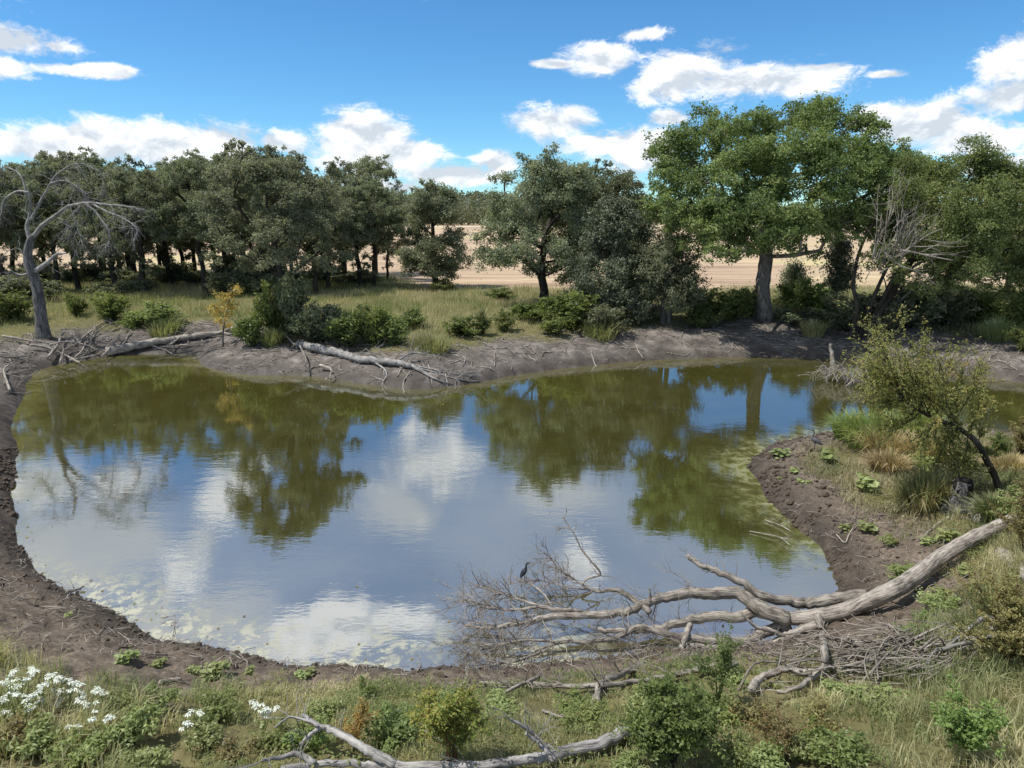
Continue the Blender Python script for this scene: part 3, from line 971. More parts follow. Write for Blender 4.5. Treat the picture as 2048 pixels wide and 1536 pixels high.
def single_oaks():
    # lone small oak in the gap
    def oak(px, py, top, wpx, label, seed, n=20000, leaf='grove', low=0.22, size=0.19, nc=46, rb=0.2, R_=0.8, name='lone_oak', lean=0.0):
        g = np.random.default_rng(seed)
        b = GT(px, py)
        H = PY(px, top, b[1])[2] - b[2]
        Wd = wpx / FPX * b[1] * 1.03 / 2
        trunk = [b + A(lean * t * t + g.normal(0, .05), g.normal(0, .05), H * 0.6 * t) if t else b for t in np.linspace(0, 1, 7)]
        cl = []
        for i in range(nc):
            t = g.uniform(0, 1) ** 0.85
            rr = (Wd - R_ * 0.7) * math.sin(math.pi * min(1, 0.30 + 0.58 * t)) ** 0.7 * g.uniform(0.15, 1.0) ** 0.5
            a = g.uniform(0, 2 * math.pi)
            cl.append((b + A(rr * math.cos(a) + lean * t, rr * math.sin(a), low * H + (H * 0.93 - low * H) * t), R_ * g.uniform(.65, 1.15)))
        for i in range(14):
            a = g.uniform(0, 6.28)
            q = g.uniform(.05, .75)
            cl.append((b + A(math.cos(a) * q * Wd + lean, math.sin(a) * Wd * .4, H * (1.0 - .22 * q * q + g.uniform(-.07, .04))), g.uniform(.22, .42) * R_ / .8))
        return make_tree(name, label, trunk, rb, cl, n, size, M[leaf], M['dark_bark'], g, flare=1.35, limb_share=0.08)
    oak(574, 662, 302, 310, 'tallest oak standing forward of the grove above a mass of bushes', 200, 42000, 'grove', 0.38, 0.11, 92, 0.17, 0.54, 'front_oak', -0.3)
    oak(868, 578, 368, 150, 'lone small oak standing between meadow grass and the mown field', 201, 42000, 'grove', 0.12, 0.125, 66, 0.19, 0.78)
    oak(1085, 612, 316, 285, 'broad oak with an ivy-leafed trunk above bright green weeds', 202, 60000, 'grove', 0.22, 0.12, 76, 0.22, 0.85, 'broad_oak')
    oak(1160, 590, 330, 210, 'dark many-limbed oak tucked behind the broad oak', 203, 30000, 'dusky', 0.3, 0.14, 48, 0.24, 0.8, 'shaded_oak', 0.6)
    oak(1228, 575, 345, 150, 'feathery oak behind the cedars near the old oak', 204, 18000, 'dusky', 0.3, 0.15, 36, 0.18, 0.8, 'rear_oak')

    # cedars: dense to the ground, feathery upright sprays
    def cedar(px, py, top, wpx, label, seed, n, dx=0.0, mat='cedar', stems=2, low=0.06):
        g = np.random.default_rng(seed)
        b = GT(px, py)
        H = PY(px, top, b[1])[2] - b[2]
        Wd = wpx / FPX * b[1] * 1.03 / 2
        trunk = [b + A(dx * t + g.normal(0, .04), 0, H * 0.72 * t) if t else b for t in np.linspace(0, 1, 7)]
        cl = []
        for i in range(62):
            t = g.uniform(0, 1)
            rr = (Wd - 0.4) * (1 - 0.72 * t ** 1.6) * g.uniform(0.2, 1.0) ** 0.5
            a = g.uniform(0, 6.28)
            cl.append((b + A(rr * math.cos(a) + dx * t, rr * math.sin(a), (low + (0.95 - low) * t) * H), g.uniform(.4, .75)))

        def ex(T, tw, cr):
            for i in range(130):
                c, r_ = cl[int(g.integers(len(cl)))]
                d = (c - b) * A(1, 1, 0.2)
                d = d / (np.linalg.norm(d) + .1) * 0.7 + A(0, 0, 0.5) + g.standard_normal(3) * .3
                L = g.uniform(.5, 1.0)
                t = np.linspace(0, 1, 16)[:, None]
                pos = c + d * L * t + g.standard_normal((16, 3)) * .04
                cr.leaves(pos, g.standard_normal((16, 3)) + A(0, 0, .6), np.full(16, .12), .4, axis=np.repeat(d[None], 16, 0), g=g)
            for s in range(stems - 1):
                o = A(g.uniform(.25, .45), g.uniform(-.1, .1), -0.1)
                T.part('stem', Geo().tube(spline(np.stack([b + o, b + o * .8 + A(.05, 0, H * .25), b + A(.2, .1, H * .5)]), 4), np.linspace(.1, .05, 9), 7, .05, g), M['bark'])
        return make_tree('cedar', label, trunk, 0.13, cl, n, 0.15, M[mat], M['bark'], g, flare=1.2, aspect=0.42, extra=ex, limb_share=0.2, low=0.15)
    cedar(1205, 640, 395, 190, 'grey green cedar with feathery upright sprays beside the broad oak', 211, 20000, 0.5)
    cedar(1325, 648, 462, 185, 'low black-green cedar with two pale stems at the mud bank', 212, 20000, 0.1, 'dusky', 3)
    cedar(1265, 620, 430, 150, 'olive grey cedar between the dark cedar and its taller neighbour', 213, 14000, 0.0)
    cedar(1582, 608, 535, 62, 'small stiff dark cedar sapling at the old oak trunk', 214, 3500, 0.05, 'dusky', 1)
    cedar(1672, 622, 478, 75, 'thin grey-leafed cedar in front of the leaning elm', 215, 5000, -0.1, 'cedar', 1, .3)


single_oaks()


def old_oak():
    g = np.random.default_rng(300)
    b = GT(1531, 638)
    Y = b[1]
    sx = lambda px, py, dy=0.0: PY(px, py + max(0, 24 - (py - 200) * .09), Y + dy)
    trunk = [b, sx(1528, 600), sx(1526, 570), sx(1530, 540), sx(1533, 512), sx(1533, 492), sx(1536, 455, -.2), sx(1545, 410), sx(1552, 360, .3)]
    # boughs of the crown as seen: (px, py, depth offset, clump radius)
    lobes = [(1330, 270, 0, 60), (1390, 240, 1, 60), (1450, 225, -1, 60), (1510, 212, 1, 55), (1580, 205, -1, 60), (1640, 215, 0.5, 60), (1690, 222, -1, 50),
             (1320, 330, -1.5, 55), (1350, 380, -2.5, 55), (1300, 400, 0, 55), (1400, 320, 2, 60), (1460, 290, -2.5, 60), (1540, 290, -3, 70), (1620, 280, -2.8, 70), (1700, 285, -1.5, 60),
             (1760, 300, 0, 60), (1800, 315, 1, 50), (1440, 370, -3.2, 60), (1530, 370, -3.8, 70), (1620, 350, -3.6, 70), (1700, 350, -2.8, 60), (1770, 360, -1, 60), (1815, 365, 0, 45),
             (1400, 425, -3.2, 60), (1340, 430, -1.5, 45), (1470, 425, -3.8, 60), (1560, 430, -4, 60), (1640, 420, -3.5, 55), (1710, 400, -2.5, 55), (1770, 410, -.5, 50),
             (1420, 478, -3, 48), (1465, 490, -3.2, 42), (1500, 465, -3.5, 45), (1580, 475, -3, 42), (1605, 450, -3.2, 40), (1440, 512, -2.8, 26), (1605, 505, -2.5, 18), (1365, 465, -1, 40), (1350, 490, -2, 34), (1660, 455, -3, 40), (1720, 440, -2.5, 40), (1545, 470, -4, 44), (1480, 455, 0, 50), (1600, 440, 1, 50), (1400, 460, 1, 46), (1690, 420, 1, 50), (1520, 330, 0, 60), (1620, 310, 0, 60), (1430, 330, 0, 55), (1795, 340, -1, 50), (1815, 395, -.5, 45), (1770, 445, -1.5, 42), (1740, 465, -2, 34), (1350, 330, .5, 50), (1360, 290, 1, 50), (1740, 320, 0, 55),
             (1410, 260, 3, 60), (1500, 260, 3.5, 60), (1600, 260, 3.5, 60), (1700, 290, 3, 60), (1380, 400, 3, 60), (1500, 400, 4, 60), (1620, 390, 4, 60), (1740, 390, 3, 60), (1330, 360, 1.5, 40)]
    cl = []
    for px, py, dy, rp in lobes:
        for i in range(7 if rp > 42 else 4):
            o = g.standard_normal(2) * rp * 0.45
            cl.append((sx(px + 28 + o[0], py + o[1] * .8, dy + g.normal(0, .6)), rp / FPX * Y * g.uniform(.34, .60)))
    make_tree('old_oak', 'huge spreading old oak with pale thick trunk on the mud bank', trunk, 0.31, cl, 150000, 0.115, M['oak'], M['bark'], g, flare=1.25, sub=12, subr=.29, aspect=.72, limb_share=0.025,
              wander=.16, low=.5, sides=14, rmin=0.014, bal=.35)


old_oak()


def leaning_elm():
    g = np.random.default_rng(310)
    b = GT(1735, 676)
    Y = b[1]
    sx = lambda px, py, dy=0.0: PY(px, py, Y + dy)
    trunk = [b, sx(1752, 640), sx(1775, 600, .2), sx(1800, 555, .3), sx(1832, 510, .4), sx(1870, 470, .5), sx(1900, 440, .6)]
    lobes = [(1880, 350, 0, 55), (1930, 335, 1, 55), (1980, 350, .5, 60), (2040, 370, 0, 60), (1840, 400, -1, 50), (1900, 410, -2, 60), (1970, 410, -2, 60), (2040, 430, -1.5, 60), (1860, 460, -2, 50), (1930, 470, -2.2, 55),
             (2000, 475, -2, 55), (2080, 470, -1, 60), (1800, 480, -1, 40), (2110, 400, 0, 60), (1960, 380, 2, 60), (2050, 500, 0, 45), (1900, 515, -1.5, 35), (1980, 525, -1.5, 35), (1790, 420, 0, 35), (1840, 345, 1, 40), (1760, 530, -.5, 32), (1950, 325, 0.5, 26), (2020, 350, 0.5, 30), (1890, 335, 0.5, 26), (1900, 360, 1.5, 50), (2000, 380, 1.5, 55), (2060, 345, 1, 50), (1830, 430, 1.5, 45), (1930, 440, 1.5, 55), (2030, 450, 1.5, 50), (1975, 330, 1.2, 40), (1880, 500, -1, 40), (1940, 520, -1.5, 40), (2010, 530, -1.5, 42), (2070, 530, -1, 45), (1850, 500, .5, 40), (2040, 400, -2, 50), (1820, 380, -1, 40), (1800, 550, -.8, 32), (1850, 560, -1.2, 34), (1910, 560, -1.5, 34), (1990, 565, -1.2, 34), (2050, 560, -1, 36), (1750, 500, -.6, 34)]
    cl = []
    for px, py, dy, rp in lobes:
        for i in range(6):
            o = g.standard_normal(2) * rp * 0.5
            cl.append((sx(px + o[0], py + o[1] * .8, dy + g.normal(0, .6)), rp / FPX * Y * g.uniform(.38, .65)))

    def ex(T, tw, cr):
        for pts, r in (([(1700, 676), (1708, 650), (1714, 615), (1707, 570), (1712, 530), (1722, 495), (1738, 460), (1755, 440)], .12), ([(1718, 678), (1726, 650), (1742, 610), (1762, 560), (1790, 510), (1830, 470)], .12),
                       ([(1747, 674), (1775, 630), (1812, 590), (1850, 565), (1910, 552), (1975, 560), (2048, 545)], .06), ([(1728, 678), (1740, 645), (1765, 600), (1795, 545), (1850, 500), (1930, 480), (2010, 495)], .12),
                       ([(1790, 560), (1850, 520), (1920, 505), (1990, 500), (2060, 510)], .07)):
            P = spline([PY(x, y, Y + .3 * math.sin(i * 1.7)) for i, (x, y) in enumerate(pts)], 4)
            T.part('limb', Geo().tube(P, np.linspace(r, r * .35, len(P)), 7, .06, g), M['dark_bark'] if r > .07 else M['bark'])
        dead = Geo()
        for i in range(30):                     # dead grey shoots standing in the crown
            s = sx(1780 + g.normal(0, 28), 500 + g.normal(0, 25), -2.6)
            o = []
            sprout(s, A(.18 + g.normal(0, .2), -.1, 1), g.uniform(.9, 2.0), .022, 1, g, o, bend=.3, kids=(2, 4))
            for P, r, l in o:
                dead.tube(P, r, 4)
        for x0, y0, x1, y1 in ((1760, 545, 1850, 530), (1790, 515, 1880, 450), (1770, 505, 1840, 555), (1800, 500, 1900, 510)):
            o = []
            p0, p1 = sx(x0, y0, -2.7), sx(x1, y1, -2.9)
            sprout(p0, p1 - p0, np.linalg.norm(p1 - p0), .035, 2, g, o, bend=.25, kids=(2, 4))
            for P, r, l in o:
                dead.tube(P, r, 4)
        T.part('dead_twig_tangle', dead, M['twig'], 'stuff')
    make_tree('leaning_elm', 'leaning many-stemmed elm with dead grey shoots over the dark bank', trunk, 0.17, cl, 92000, 0.105, M['elm'], M['dark_bark'], g, sub=12, limb_share=.03, low=.4, aspect=.5, extra=ex)
    g = np.random.default_rng(311)
    for px, py, top, wpx, lab in ((2010, 600, 372, 240, 'round elm behind the leaning elm at the field edge'), (1890, 590, 395, 190, 'dark elm standing behind the leaning elm and old oak'), (2150, 610, 365, 240, 'big elm farther along the dark bank')):
        b = GT(px, py)
        H, Wd = PY(px, top, b[1])[2] - b[2], wpx / FPX * b[1] / 2
        trunk = [b + A(.2 * t, 0, H * .6 * t) for t in np.linspace(0, 1, 6)]
        cl = crown_clumps(g, b + A(0, 0, H * .56), (Wd * .85, Wd * .7, H * .40), 54, .7, shell=.3)
        make_tree('elm', lab, trunk, .17, cl, 22000, .14, M['elm'], M['dark_bark'], g, limb_share=.1)


leaning_elm()


# ------------------------------------------------------------------ bushes
def bush_proto(seed, n, leaf, size, stems=16, aspect=.5, upright=.5, mat_stem='dark_bark', fill=.7, rad=.62):
    """a bush one unit high and about one unit across"""
    g = np.random.default_rng(seed)
    T = Thing('bush', 'x', 'bush', (0, 0, 0))
    st, fo = Geo(), Geo()
    ends = []
    for i in range(stems):
        a, rr = g.uniform(0, 6.28), g.uniform(.05, 1) ** .6 * .5
        e = A(math.cos(a) * rr, math.sin(a) * rr, g.uniform(.45, 1.0) * (1.0 - .75 * rr * (1 - upright * .5)))
        P = spline([A(e[0] * .08, e[1] * .08, -.04), A(e[0] * .4, e[1] * .4, e[2] * .55) + g.normal(0, .03, 3), e], 3)
        st.tube(P, np.linspace(.013, .005, len(P)), 4)
        ends.append(P)
    per = n // stems
    for P in ends:
        m = int(per * fill)
        t = g.uniform(.25, 1.0, m) * (len(P) - 1)
        k = np.minimum(t.astype(int), len(P) - 2)
        pos = P[k] + (P[k + 1] - P[k]) * (t - k)[:, None] + g.standard_normal((m, 3)) * .055
        pos[:, 2] = np.abs(pos[:, 2])
        fo.leaves(pos, g.standard_normal((m, 3)) * .8 + A(0, 0, .8), size * g.uniform(.6, 1.3, m), aspect, g=g)
        leaf_cloud(fo, P[-2], .17, per - m, size, g, .9, 5, aspect=aspect)
    T.part('stem', st, M[mat_stem], 'stuff')
    T.part('foliage', fo, M[leaf], 'stuff', smooth=False)
    return T


def place(proto, used, px, py, wpx, hpx, label, group=None, name=None, cat=None, mats=None, dz=-0.03):
    b = GT(px, py)
    k = math.hypot(b[1], (CAMZ - b[2])) / FPX
    s = (wpx * k, wpx * k, hpx * k)
    a = random.uniform(0, 6.28)
    b = b + A(0, 0, dz)
    if id(proto) not in used:
        used.add(id(proto))
        o = proto.o
        o.location, o.rotation_euler, o.scale = b, (0, 0, a), s
    else:
        o = dup(proto.o, b, a, s, mats=mats)
    if name:
        o.name = name
    o['label'] = label
    if group:
        o['group'] = group
    elif 'group' in o:
        del o['group']
    if cat:
        o['category'] = cat
    return o


def far_bushes():
    P = [bush_proto(401, 2600, 'bush', .075), bush_proto(402, 2600, 'bush', .08, 22), bush_proto(403, 2400, 'dusky', .08, 18), bush_proto(404, 2000, 'lime', .09, 12), bush_proto(405, 2200, 'rust', .075, 20), bush_proto(406, 2200, 'elm', .075, 18)]
    used = set()
    gb = 'bushes along the far bank'
    L = [(0, 20, 640, 110, 62, 'dense green bush at the foot of the grove beside the dead tree'), (2, 15, 600, 120, 60, 'dark bush in the shade behind the dead tree'),
         (1, 150, 632, 48, 52, 'small upright bush beside the dead tree trunk'), (0, 222, 640, 75, 60, 'bright green rounded bush above the driftwood pile'), (5, 318, 655, 100, 52, 'loose olive bush above the long fallen log'),
         (0, 275, 655, 60, 38, 'low bush spilling down to the driftwood'), (1, 508, 690, 72, 75, 'green bush overhanging the pale mud beside the amber sapling'),
         (1, 545, 672, 80, 120, 'tall leafy bush climbing the tallest grove oak'), (2, 588, 668, 80, 150, 'dark bush wrapped round the tallest grove oak trunk'), (2, 640, 682, 105, 85, 'dark round bush above the fallen silver log'),
         (1, 700, 690, 90, 78, 'middle green bush between two others above the silver log'), (0, 752, 690, 88, 86, 'light green bush standing in the meadow edge above the silver log'),
         (5, 790, 690, 70, 60, 'small pale bush at the end of the row above the silver log'), (5, 830, 655, 60, 40, 'low weedy bush in the open meadow'), (5, 965, 668, 36, 50, 'thin dark bush on the meadow slope'),
         (5, 1005, 662, 55, 42, 'yellowish low bush on the meadow slope'), (0, 925, 668, 80, 38, 'grey weedy bush where meadow meets mud'),
         (3, 1045, 640, 75, 38, 'bright lime weed clump below the broad oak'), (3, 1090, 634, 60, 34, 'second lime weed clump under the broad oak trunk'),
         (0, 1140, 650, 120, 72, 'wide green bush between the broad oak and cedars'), (2, 1205, 665, 90, 70, 'dark bush at the cedar foot on the mud edge'), (1, 1110, 668, 60, 40, 'small leafy bush at the lime weeds by the mud'),
         (5, 1410, 640, 110, 62, 'sunlit olive bush between the dark cedar and old oak'), (0, 1470, 638, 90, 66, 'green bush beside the old oak trunk'), (1, 1500, 632, 50, 70, 'tight green bush touching the old oak trunk'),
         (5, 1400, 655, 80, 40, 'brownish low bush under the dark cedar'), (0, 1600, 628, 95, 75, 'sunlit green bush behind the small cedar sapling'), (3, 1645, 622, 80, 60, 'yellow green bush between sapling cedar and leaning elm'),
         (2, 1590, 648, 90, 42, 'dark bush at the mud edge below the cedar sapling'), (2, 1690, 660, 80, 90, 'black-green bush hiding the stems of the leaning elm'), (4, 1625, 655, 80, 40, 'rusty twiggy bush beside the leaning elm'),
         (2, 1815, 655, 120, 105, 'dark bush in deep shade under the leaning elm'), (2, 1890, 652, 120, 100, 'shaded bush behind the leaning elm stems'), (0, 1960, 645, 110, 72, 'green bush at the end of the shade under the elms'),
         (0, 2030, 660, 90, 90, 'leafy green bush on the bank past the elm shade'), (1, 2045, 700, 60, 60, 'grassy green bush above the far mud bank'), (2, 1765, 665, 90, 95, 'twiggy dark bush between the elm stems'),
         (2, 455, 592, 70, 60, 'shaded bush at the grove floor behind the amber sapling'), (2, 225, 595, 80, 40, 'dark undergrowth bush below the low-branched grove oak'), (2, 290, 588, 50, 40, 'upright dark bush among grove trunks'), (2, 80, 600, 80, 45, 'undergrowth bush behind the dead tree in the grove'),
         (2, 520, 590, 80, 50, 'dark undergrowth bush behind the tallest grove oak'), (5, 890, 582, 60, 26, 'low bush at the foot of the lone small oak'), (0, 1000, 600, 60, 26, 'grassy low bush at the mown field edge')]
    marks = ['behind the dead tree', 'past the dead tree', 'above the driftwood', 'behind the round green bush', 'above the long log', 'behind the loose olive bush', 'behind the amber sapling', 'beside the front oak trunk', 'hidden behind the front oak', 'past the front oak', 'near the grove end', 'at the grove end']
    for i, mk in enumerate(marks):
        L.append((2, 20 + i * 63, 572 - (i * 37) % 13, 60 + (i * 29) % 40, 26 + (i * 53) % 34, 'shady tall undergrowth among the grove trunks ' + mk))
    for v, px, py, w, h, lab in L:
        place(P[v], used, px, py, w * 1.15, h * 1.1, lab, gb)
    # amber sapling
    g = np.random.default_rng(420)
    b = GT(445, 694)
    Y = b[1]
    k = Y / FPX
    tr = [b, PY(446, 665, Y), PY(450, 640, Y), PY(458, 605, Y), PY(462, 578, Y)]
    cl = [(PY(x, y, Y + g.normal(0, .3)), r * k) for x, y, r in ((462, 582, 18), (440, 590, 14), (475, 580, 12), (448, 605, 20), (432, 622, 18), (455, 625, 18), (465, 610, 14), (440, 642, 14), (452, 650, 14), (428, 612, 10))]
    make_tree('amber_sapling', 'thin amber-leafed sapling on the pale mud point beside the long log', tr, .035, cl, 1500, .09, M['amber'], M['bark'], g, flare=1.1, sub=8)


far_bushes()


# ------------------------------------------------------------------ dead wood
def path_px(pts):
    """pixel, pixel, height -> points in the place; heights given as ('g', dz) lie dz above the ground"""
    out = []
    for x, y, z in pts:
        out.append(GT(x, y, z[1]) if isinstance(z, tuple) else G(x, y, z))
    return np.array(out)


def ground_path(pts, dz):
    return np.array([GT(x, y, dz) for x, y in pts])


def limb_geo(P, r0, r1, g, n=5, sides=8, rough=.04, blunt=False):
    Q = spline(P, n)
    Q[1:-1] += g.standard_normal((len(Q) - 2, 3)) * min(r0, r1 * 2 + .01) * .12
    return Geo().tube(Q, np.linspace(r0, r1, len(Q)), sides, rough, g, blunt=blunt), Q


def twigs_along(geo, Q, g, n, L, r, level=1, t0=.15, bias=(0, 0, 0), **kw):
    for i in range(n):
        t = g.uniform(t0, 1) * (len(Q) - 1)
        k = min(int(t), len(Q) - 2)
        d = Q[k + 1] - Q[k]
        d = d / (np.linalg.norm(d) + 1e-9) + g.standard_normal(3) * .75 + np.asarray(bias)
        o = []
        sprout(Q[k] + (Q[k + 1] - Q[k]) * (t - k), d, L * g.uniform(.5, 1.3), r * g.uniform(.7, 1.2), level, g, o, **kw)
        for P, rr, l in o:
            P[:, 2] = np.maximum(P[:, 2], 0.01 if P[0, 2] < .6 else -9)
            geo.tube(P, rr, 4 if l else 3)


def standing_snag():
    g = np.random.default_rng(500)
    b = GT(88, 676)
    Y = b[1]
    T = Thing('dead_tree', 'bleached standing dead tree with drooping bare limbs at the muddy shore', 'dead tree', b)

    def path(pts, dy=0.0):
        n = len(pts)
        return np.array([PY(x, y, Y + dy * i / max(1, n - 1)) for i, (x, y) in enumerate(pts)])
    P = spline(path([(88, 678), (83, 640), (78, 604), (73, 570), (64, 543), (56, 513), (60, 483), (68, 471)]), 4)
    r = np.interp(np.linspace(0, 1, len(P)), [0, .1, .4, .6, .75, 1], [.33, .25, .21, .23, .17, .12])
    T.part('trunk', Geo().tube(P, r, 12, .05, g), M['bark_snag'])
    tw = Geo()
    for pts, dy, r0, r1, nt in (([(66, 474), (85, 451), (111, 432), (133, 415), (153, 409), (179, 406), (212, 409), (247, 412), (270, 415)], -1.0, .10, .02, 16),
                                ([(168, 407), (190, 422), (202, 438), (218, 461), (217, 484), (208, 497)], -.6, .045, .014, 14), ([(180, 406), (212, 422), (244, 435), (264, 448), (277, 464)], -.9, .04, .012, 16),
                                ([(60, 480), (54, 454), (60, 428), (59, 389), (49, 376)], .4, .09, .035, 8), ([(57, 385), (33, 383), (7, 402), (3, 428), (-12, 450)], .5, .05, .014, 12), ([(55, 392), (40, 350), (10, 335), (-20, 345)], .7, .045, .012, 12),
                                ([(62, 440), (68, 428), (81, 402), (94, 380), (107, 357), (130, 337), (156, 327), (182, 334), (205, 353), (208, 376)], .6, .07, .012, 24), ([(102, 366), (120, 362), (137, 363), (163, 380), (179, 402)], .2, .045, .016, 16),
                                ([(64, 545), (85, 533), (101, 520), (114, 508), (133, 507)], -.3, .13, .03, 3), ([(50, 516), (44, 503), (36, 497), (24, 499), (13, 503)], .0, .035, .014, 3), ([(58, 548), (42, 550), (29, 546), (20, 536)], -.2, .06, .02, 2),
                                ([(140, 412), (150, 440), (158, 465), (166, 490)], -.7, .025, .008, 5), ([(108, 432), (125, 440), (140, 452), (143, 470)], -.5, .02, .008, 10)):
        geo, Q = limb_geo(path(pts, dy), r0, r1, g, 4, 7)
        T.part('limb', geo, M['silver'])
        twigs_along(tw, Q, g, nt * 2, .7, .011, 1, .3, (0, 0, -.25), gravity=.12, kids=(3, 6))
    T.part('twig_spray', tw, M['silver'], 'stuff')


standing_snag()


def fallen_wood():
    g = np.random.default_rng(510)

    def log(name, label, pts, dz, r0, r1, mat, branches=(), nt=0, twl=.5, cat='log', sides=9, lev=1, twr=.012):
        P = ground_path(pts, dz)
        T = Thing(name, label, cat, P[0])
        geo, Q = limb_geo(P, r0, r1, g, 5, sides, .06, True)
        T.part('trunk', geo, M[mat])
        tw = Geo()
        twigs_along(tw, Q, g, nt, twl, twr, lev, .4)
        for bp, bz, br0, br1, bn in branches:
            geo, Q = limb_geo(path_px([(x, y, ('g', bz[0] + (bz[1] - bz[0]) * i / max(1, len(bp) - 1))) for i, (x, y) in enumerate(bp)]), br0, br1, g, 4, 6)
            T.part('branch', geo, M[mat])
            twigs_along(tw, Q, g, bn, twl, twr, lev, .3, kids=(2, 4))
        if tw.v:
            T.part('twig_spray', tw, M[mat], 'stuff')
        return T
    log('fallen_log', 'long weathered fallen log lying at the waterline below the amber sapling', [(213, 703), (260, 693), (309, 684), (358, 677), (407, 670), (445, 664), (474, 652)], .18, .21, .07, 'dead',
        [([(440, 664), (462, 668), (478, 660)], (.1, .1), .07, .03, 2), ([(300, 690), (330, 700), (352, 712)], (.1, .03), .04, .015, 5), ([(360, 690), (400, 690), (430, 680)], (.05, .05), .03, .012, 3)], 8, .5)
    log('silver_log', 'forked silver fallen log lying down the mud bank into the water', [(597, 690), (655, 701), (692, 709), (710, 716), (743, 720), (794, 726), (823, 730)], .15, .17, .10, 'silver',
        [([(820, 730), (845, 743), (870, 758), (905, 768)], (.12, .02), .08, .02, 12), ([(740, 720), (765, 735), (773, 750), (760, 772)], (.15, .03), .045, .012, 9), ([(790, 726), (810, 712), (832, 705), (870, 712)], (.2, .5), .045, .012, 12),
         ([(823, 730), (860, 738), (900, 745), (945, 752)], (.1, .1), .045, .012, 12), ([(700, 710), (730, 706), (760, 712)], (.15, .15), .03, .012, 3), ([(835, 735), (870, 745), (915, 758), (960, 762)], (.05, .02), .035, .01, 12)], 10, .65)
    # driftwood sticks between dead tree and log
    sticks = [[(95, 715), (115, 690), (125, 668), (140, 665), (150, 690)], [(130, 700), (170, 678), (205, 655), (235, 642)], [(205, 712), (225, 690), (240, 668)], [(60, 690), (95, 695), (140, 715), (160, 725)], [(120, 725), (126, 705), (126, 694)],
              [(140, 720), (190, 710), (210, 700)], [(150, 690), (175, 668), (200, 648), (225, 640)], [(180, 690), (185, 665), (190, 655)], [(5, 672), (40, 678), (80, 684), (120, 690)], [(0, 712), (20, 715), (45, 712)], [(100, 690), (135, 683), (170, 690), (195, 700)], [(150, 715), (165, 700), (175, 680), (200, 670)],
              [(225, 705), (245, 690), (262, 660)], [(340, 690), (370, 668), (395, 655)], [(0, 745), (30, 752), (55, 762)], [(20, 780), (8, 740), (25, 725)], [(570, 668), (580, 680), (590, 690)], [(600, 692), (612, 720), (598, 745)], [(640, 730), (662, 738), (660, 755)]]
    descr = ['curling driftwood stick by the dead tree', 'long bent driftwood branch above the log', 'pale crooked stick leaning at the log end', 'low driftwood stick reaching the water by the dead tree', 'short upright driftwood stub in the shallows', 'stick half in the water beside the log',
             'grey branch sloping up to the round bush', 'short forked stick in the driftwood', 'thin pale stick crossing the mud to the dead tree foot', 'broken stick lying on trampled mud', 'wavy stick across the driftwood pile', 'bowed branch among the driftwood',
             'crooked branch behind the log', 'dead branch poking from the bank behind the log', 'stick on the mud of the open shore', 'long bare stick on the trampled mud corner', 'twisted stick beside the silver log butt', 'root hanging down the mud bank under the silver log', 'thin root on the mud bank below the silver log']
    for pts, d in zip(sticks, descr):
        P = ground_path(pts, g.uniform(.08, .3))
        T = Thing('driftwood_stick', d, 'stick', P[0], 'driftwood sticks on the far shore')
        r0 = g.uniform(.035, .06)
        geo, Q = limb_geo(P, r0, r0 * .4, g, 5, 6)
        T.part('branch', geo, M['dead'])
        tw = Geo()
        twigs_along(tw, Q, g, 7, .5, .014, 1, .1)
        T.part('twig_spray', tw, M['dead'], 'stuff')
    # sunken brush
    b = GT(1665, 726)
    T = Thing('sunken_brush', 'dome of pale dead twigs standing in the water below a broken stake', 'dead brush', b)
    T.part('stake', limb_geo(np.array([G(1666, 728, 0), PY(1663, 705, b[1]), PY(1661, 688, b[1])]), .10, .06, g, 3, 8, .1, True)[0], M['twig'])
    tw = Geo()
    Yb = G(1685, 765)[1]
    for i in range(26):
        s = A(G(1684, 762)[0] + g.normal(0, .3), Yb + g.normal(0, .25), .02)
        a = g.uniform(0, 6.28)
        e = A(math.cos(a) * g.uniform(.3, 1.2), math.sin(a) * .6, g.uniform(.25, .55))
        P = spline([s, s + e * A(.5, .5, 1.2), s + e * A(1.1, 1.0, .5)], 4)
        tw.tube(P, np.linspace(.022, .007, len(P)), 4)
        twigs_along(tw, P, g, 5, .4, .009, 1, .3, kids=(1, 3))
    T.part('twig_tangle', tw, M['dead'], 'stuff')


fallen_wood()


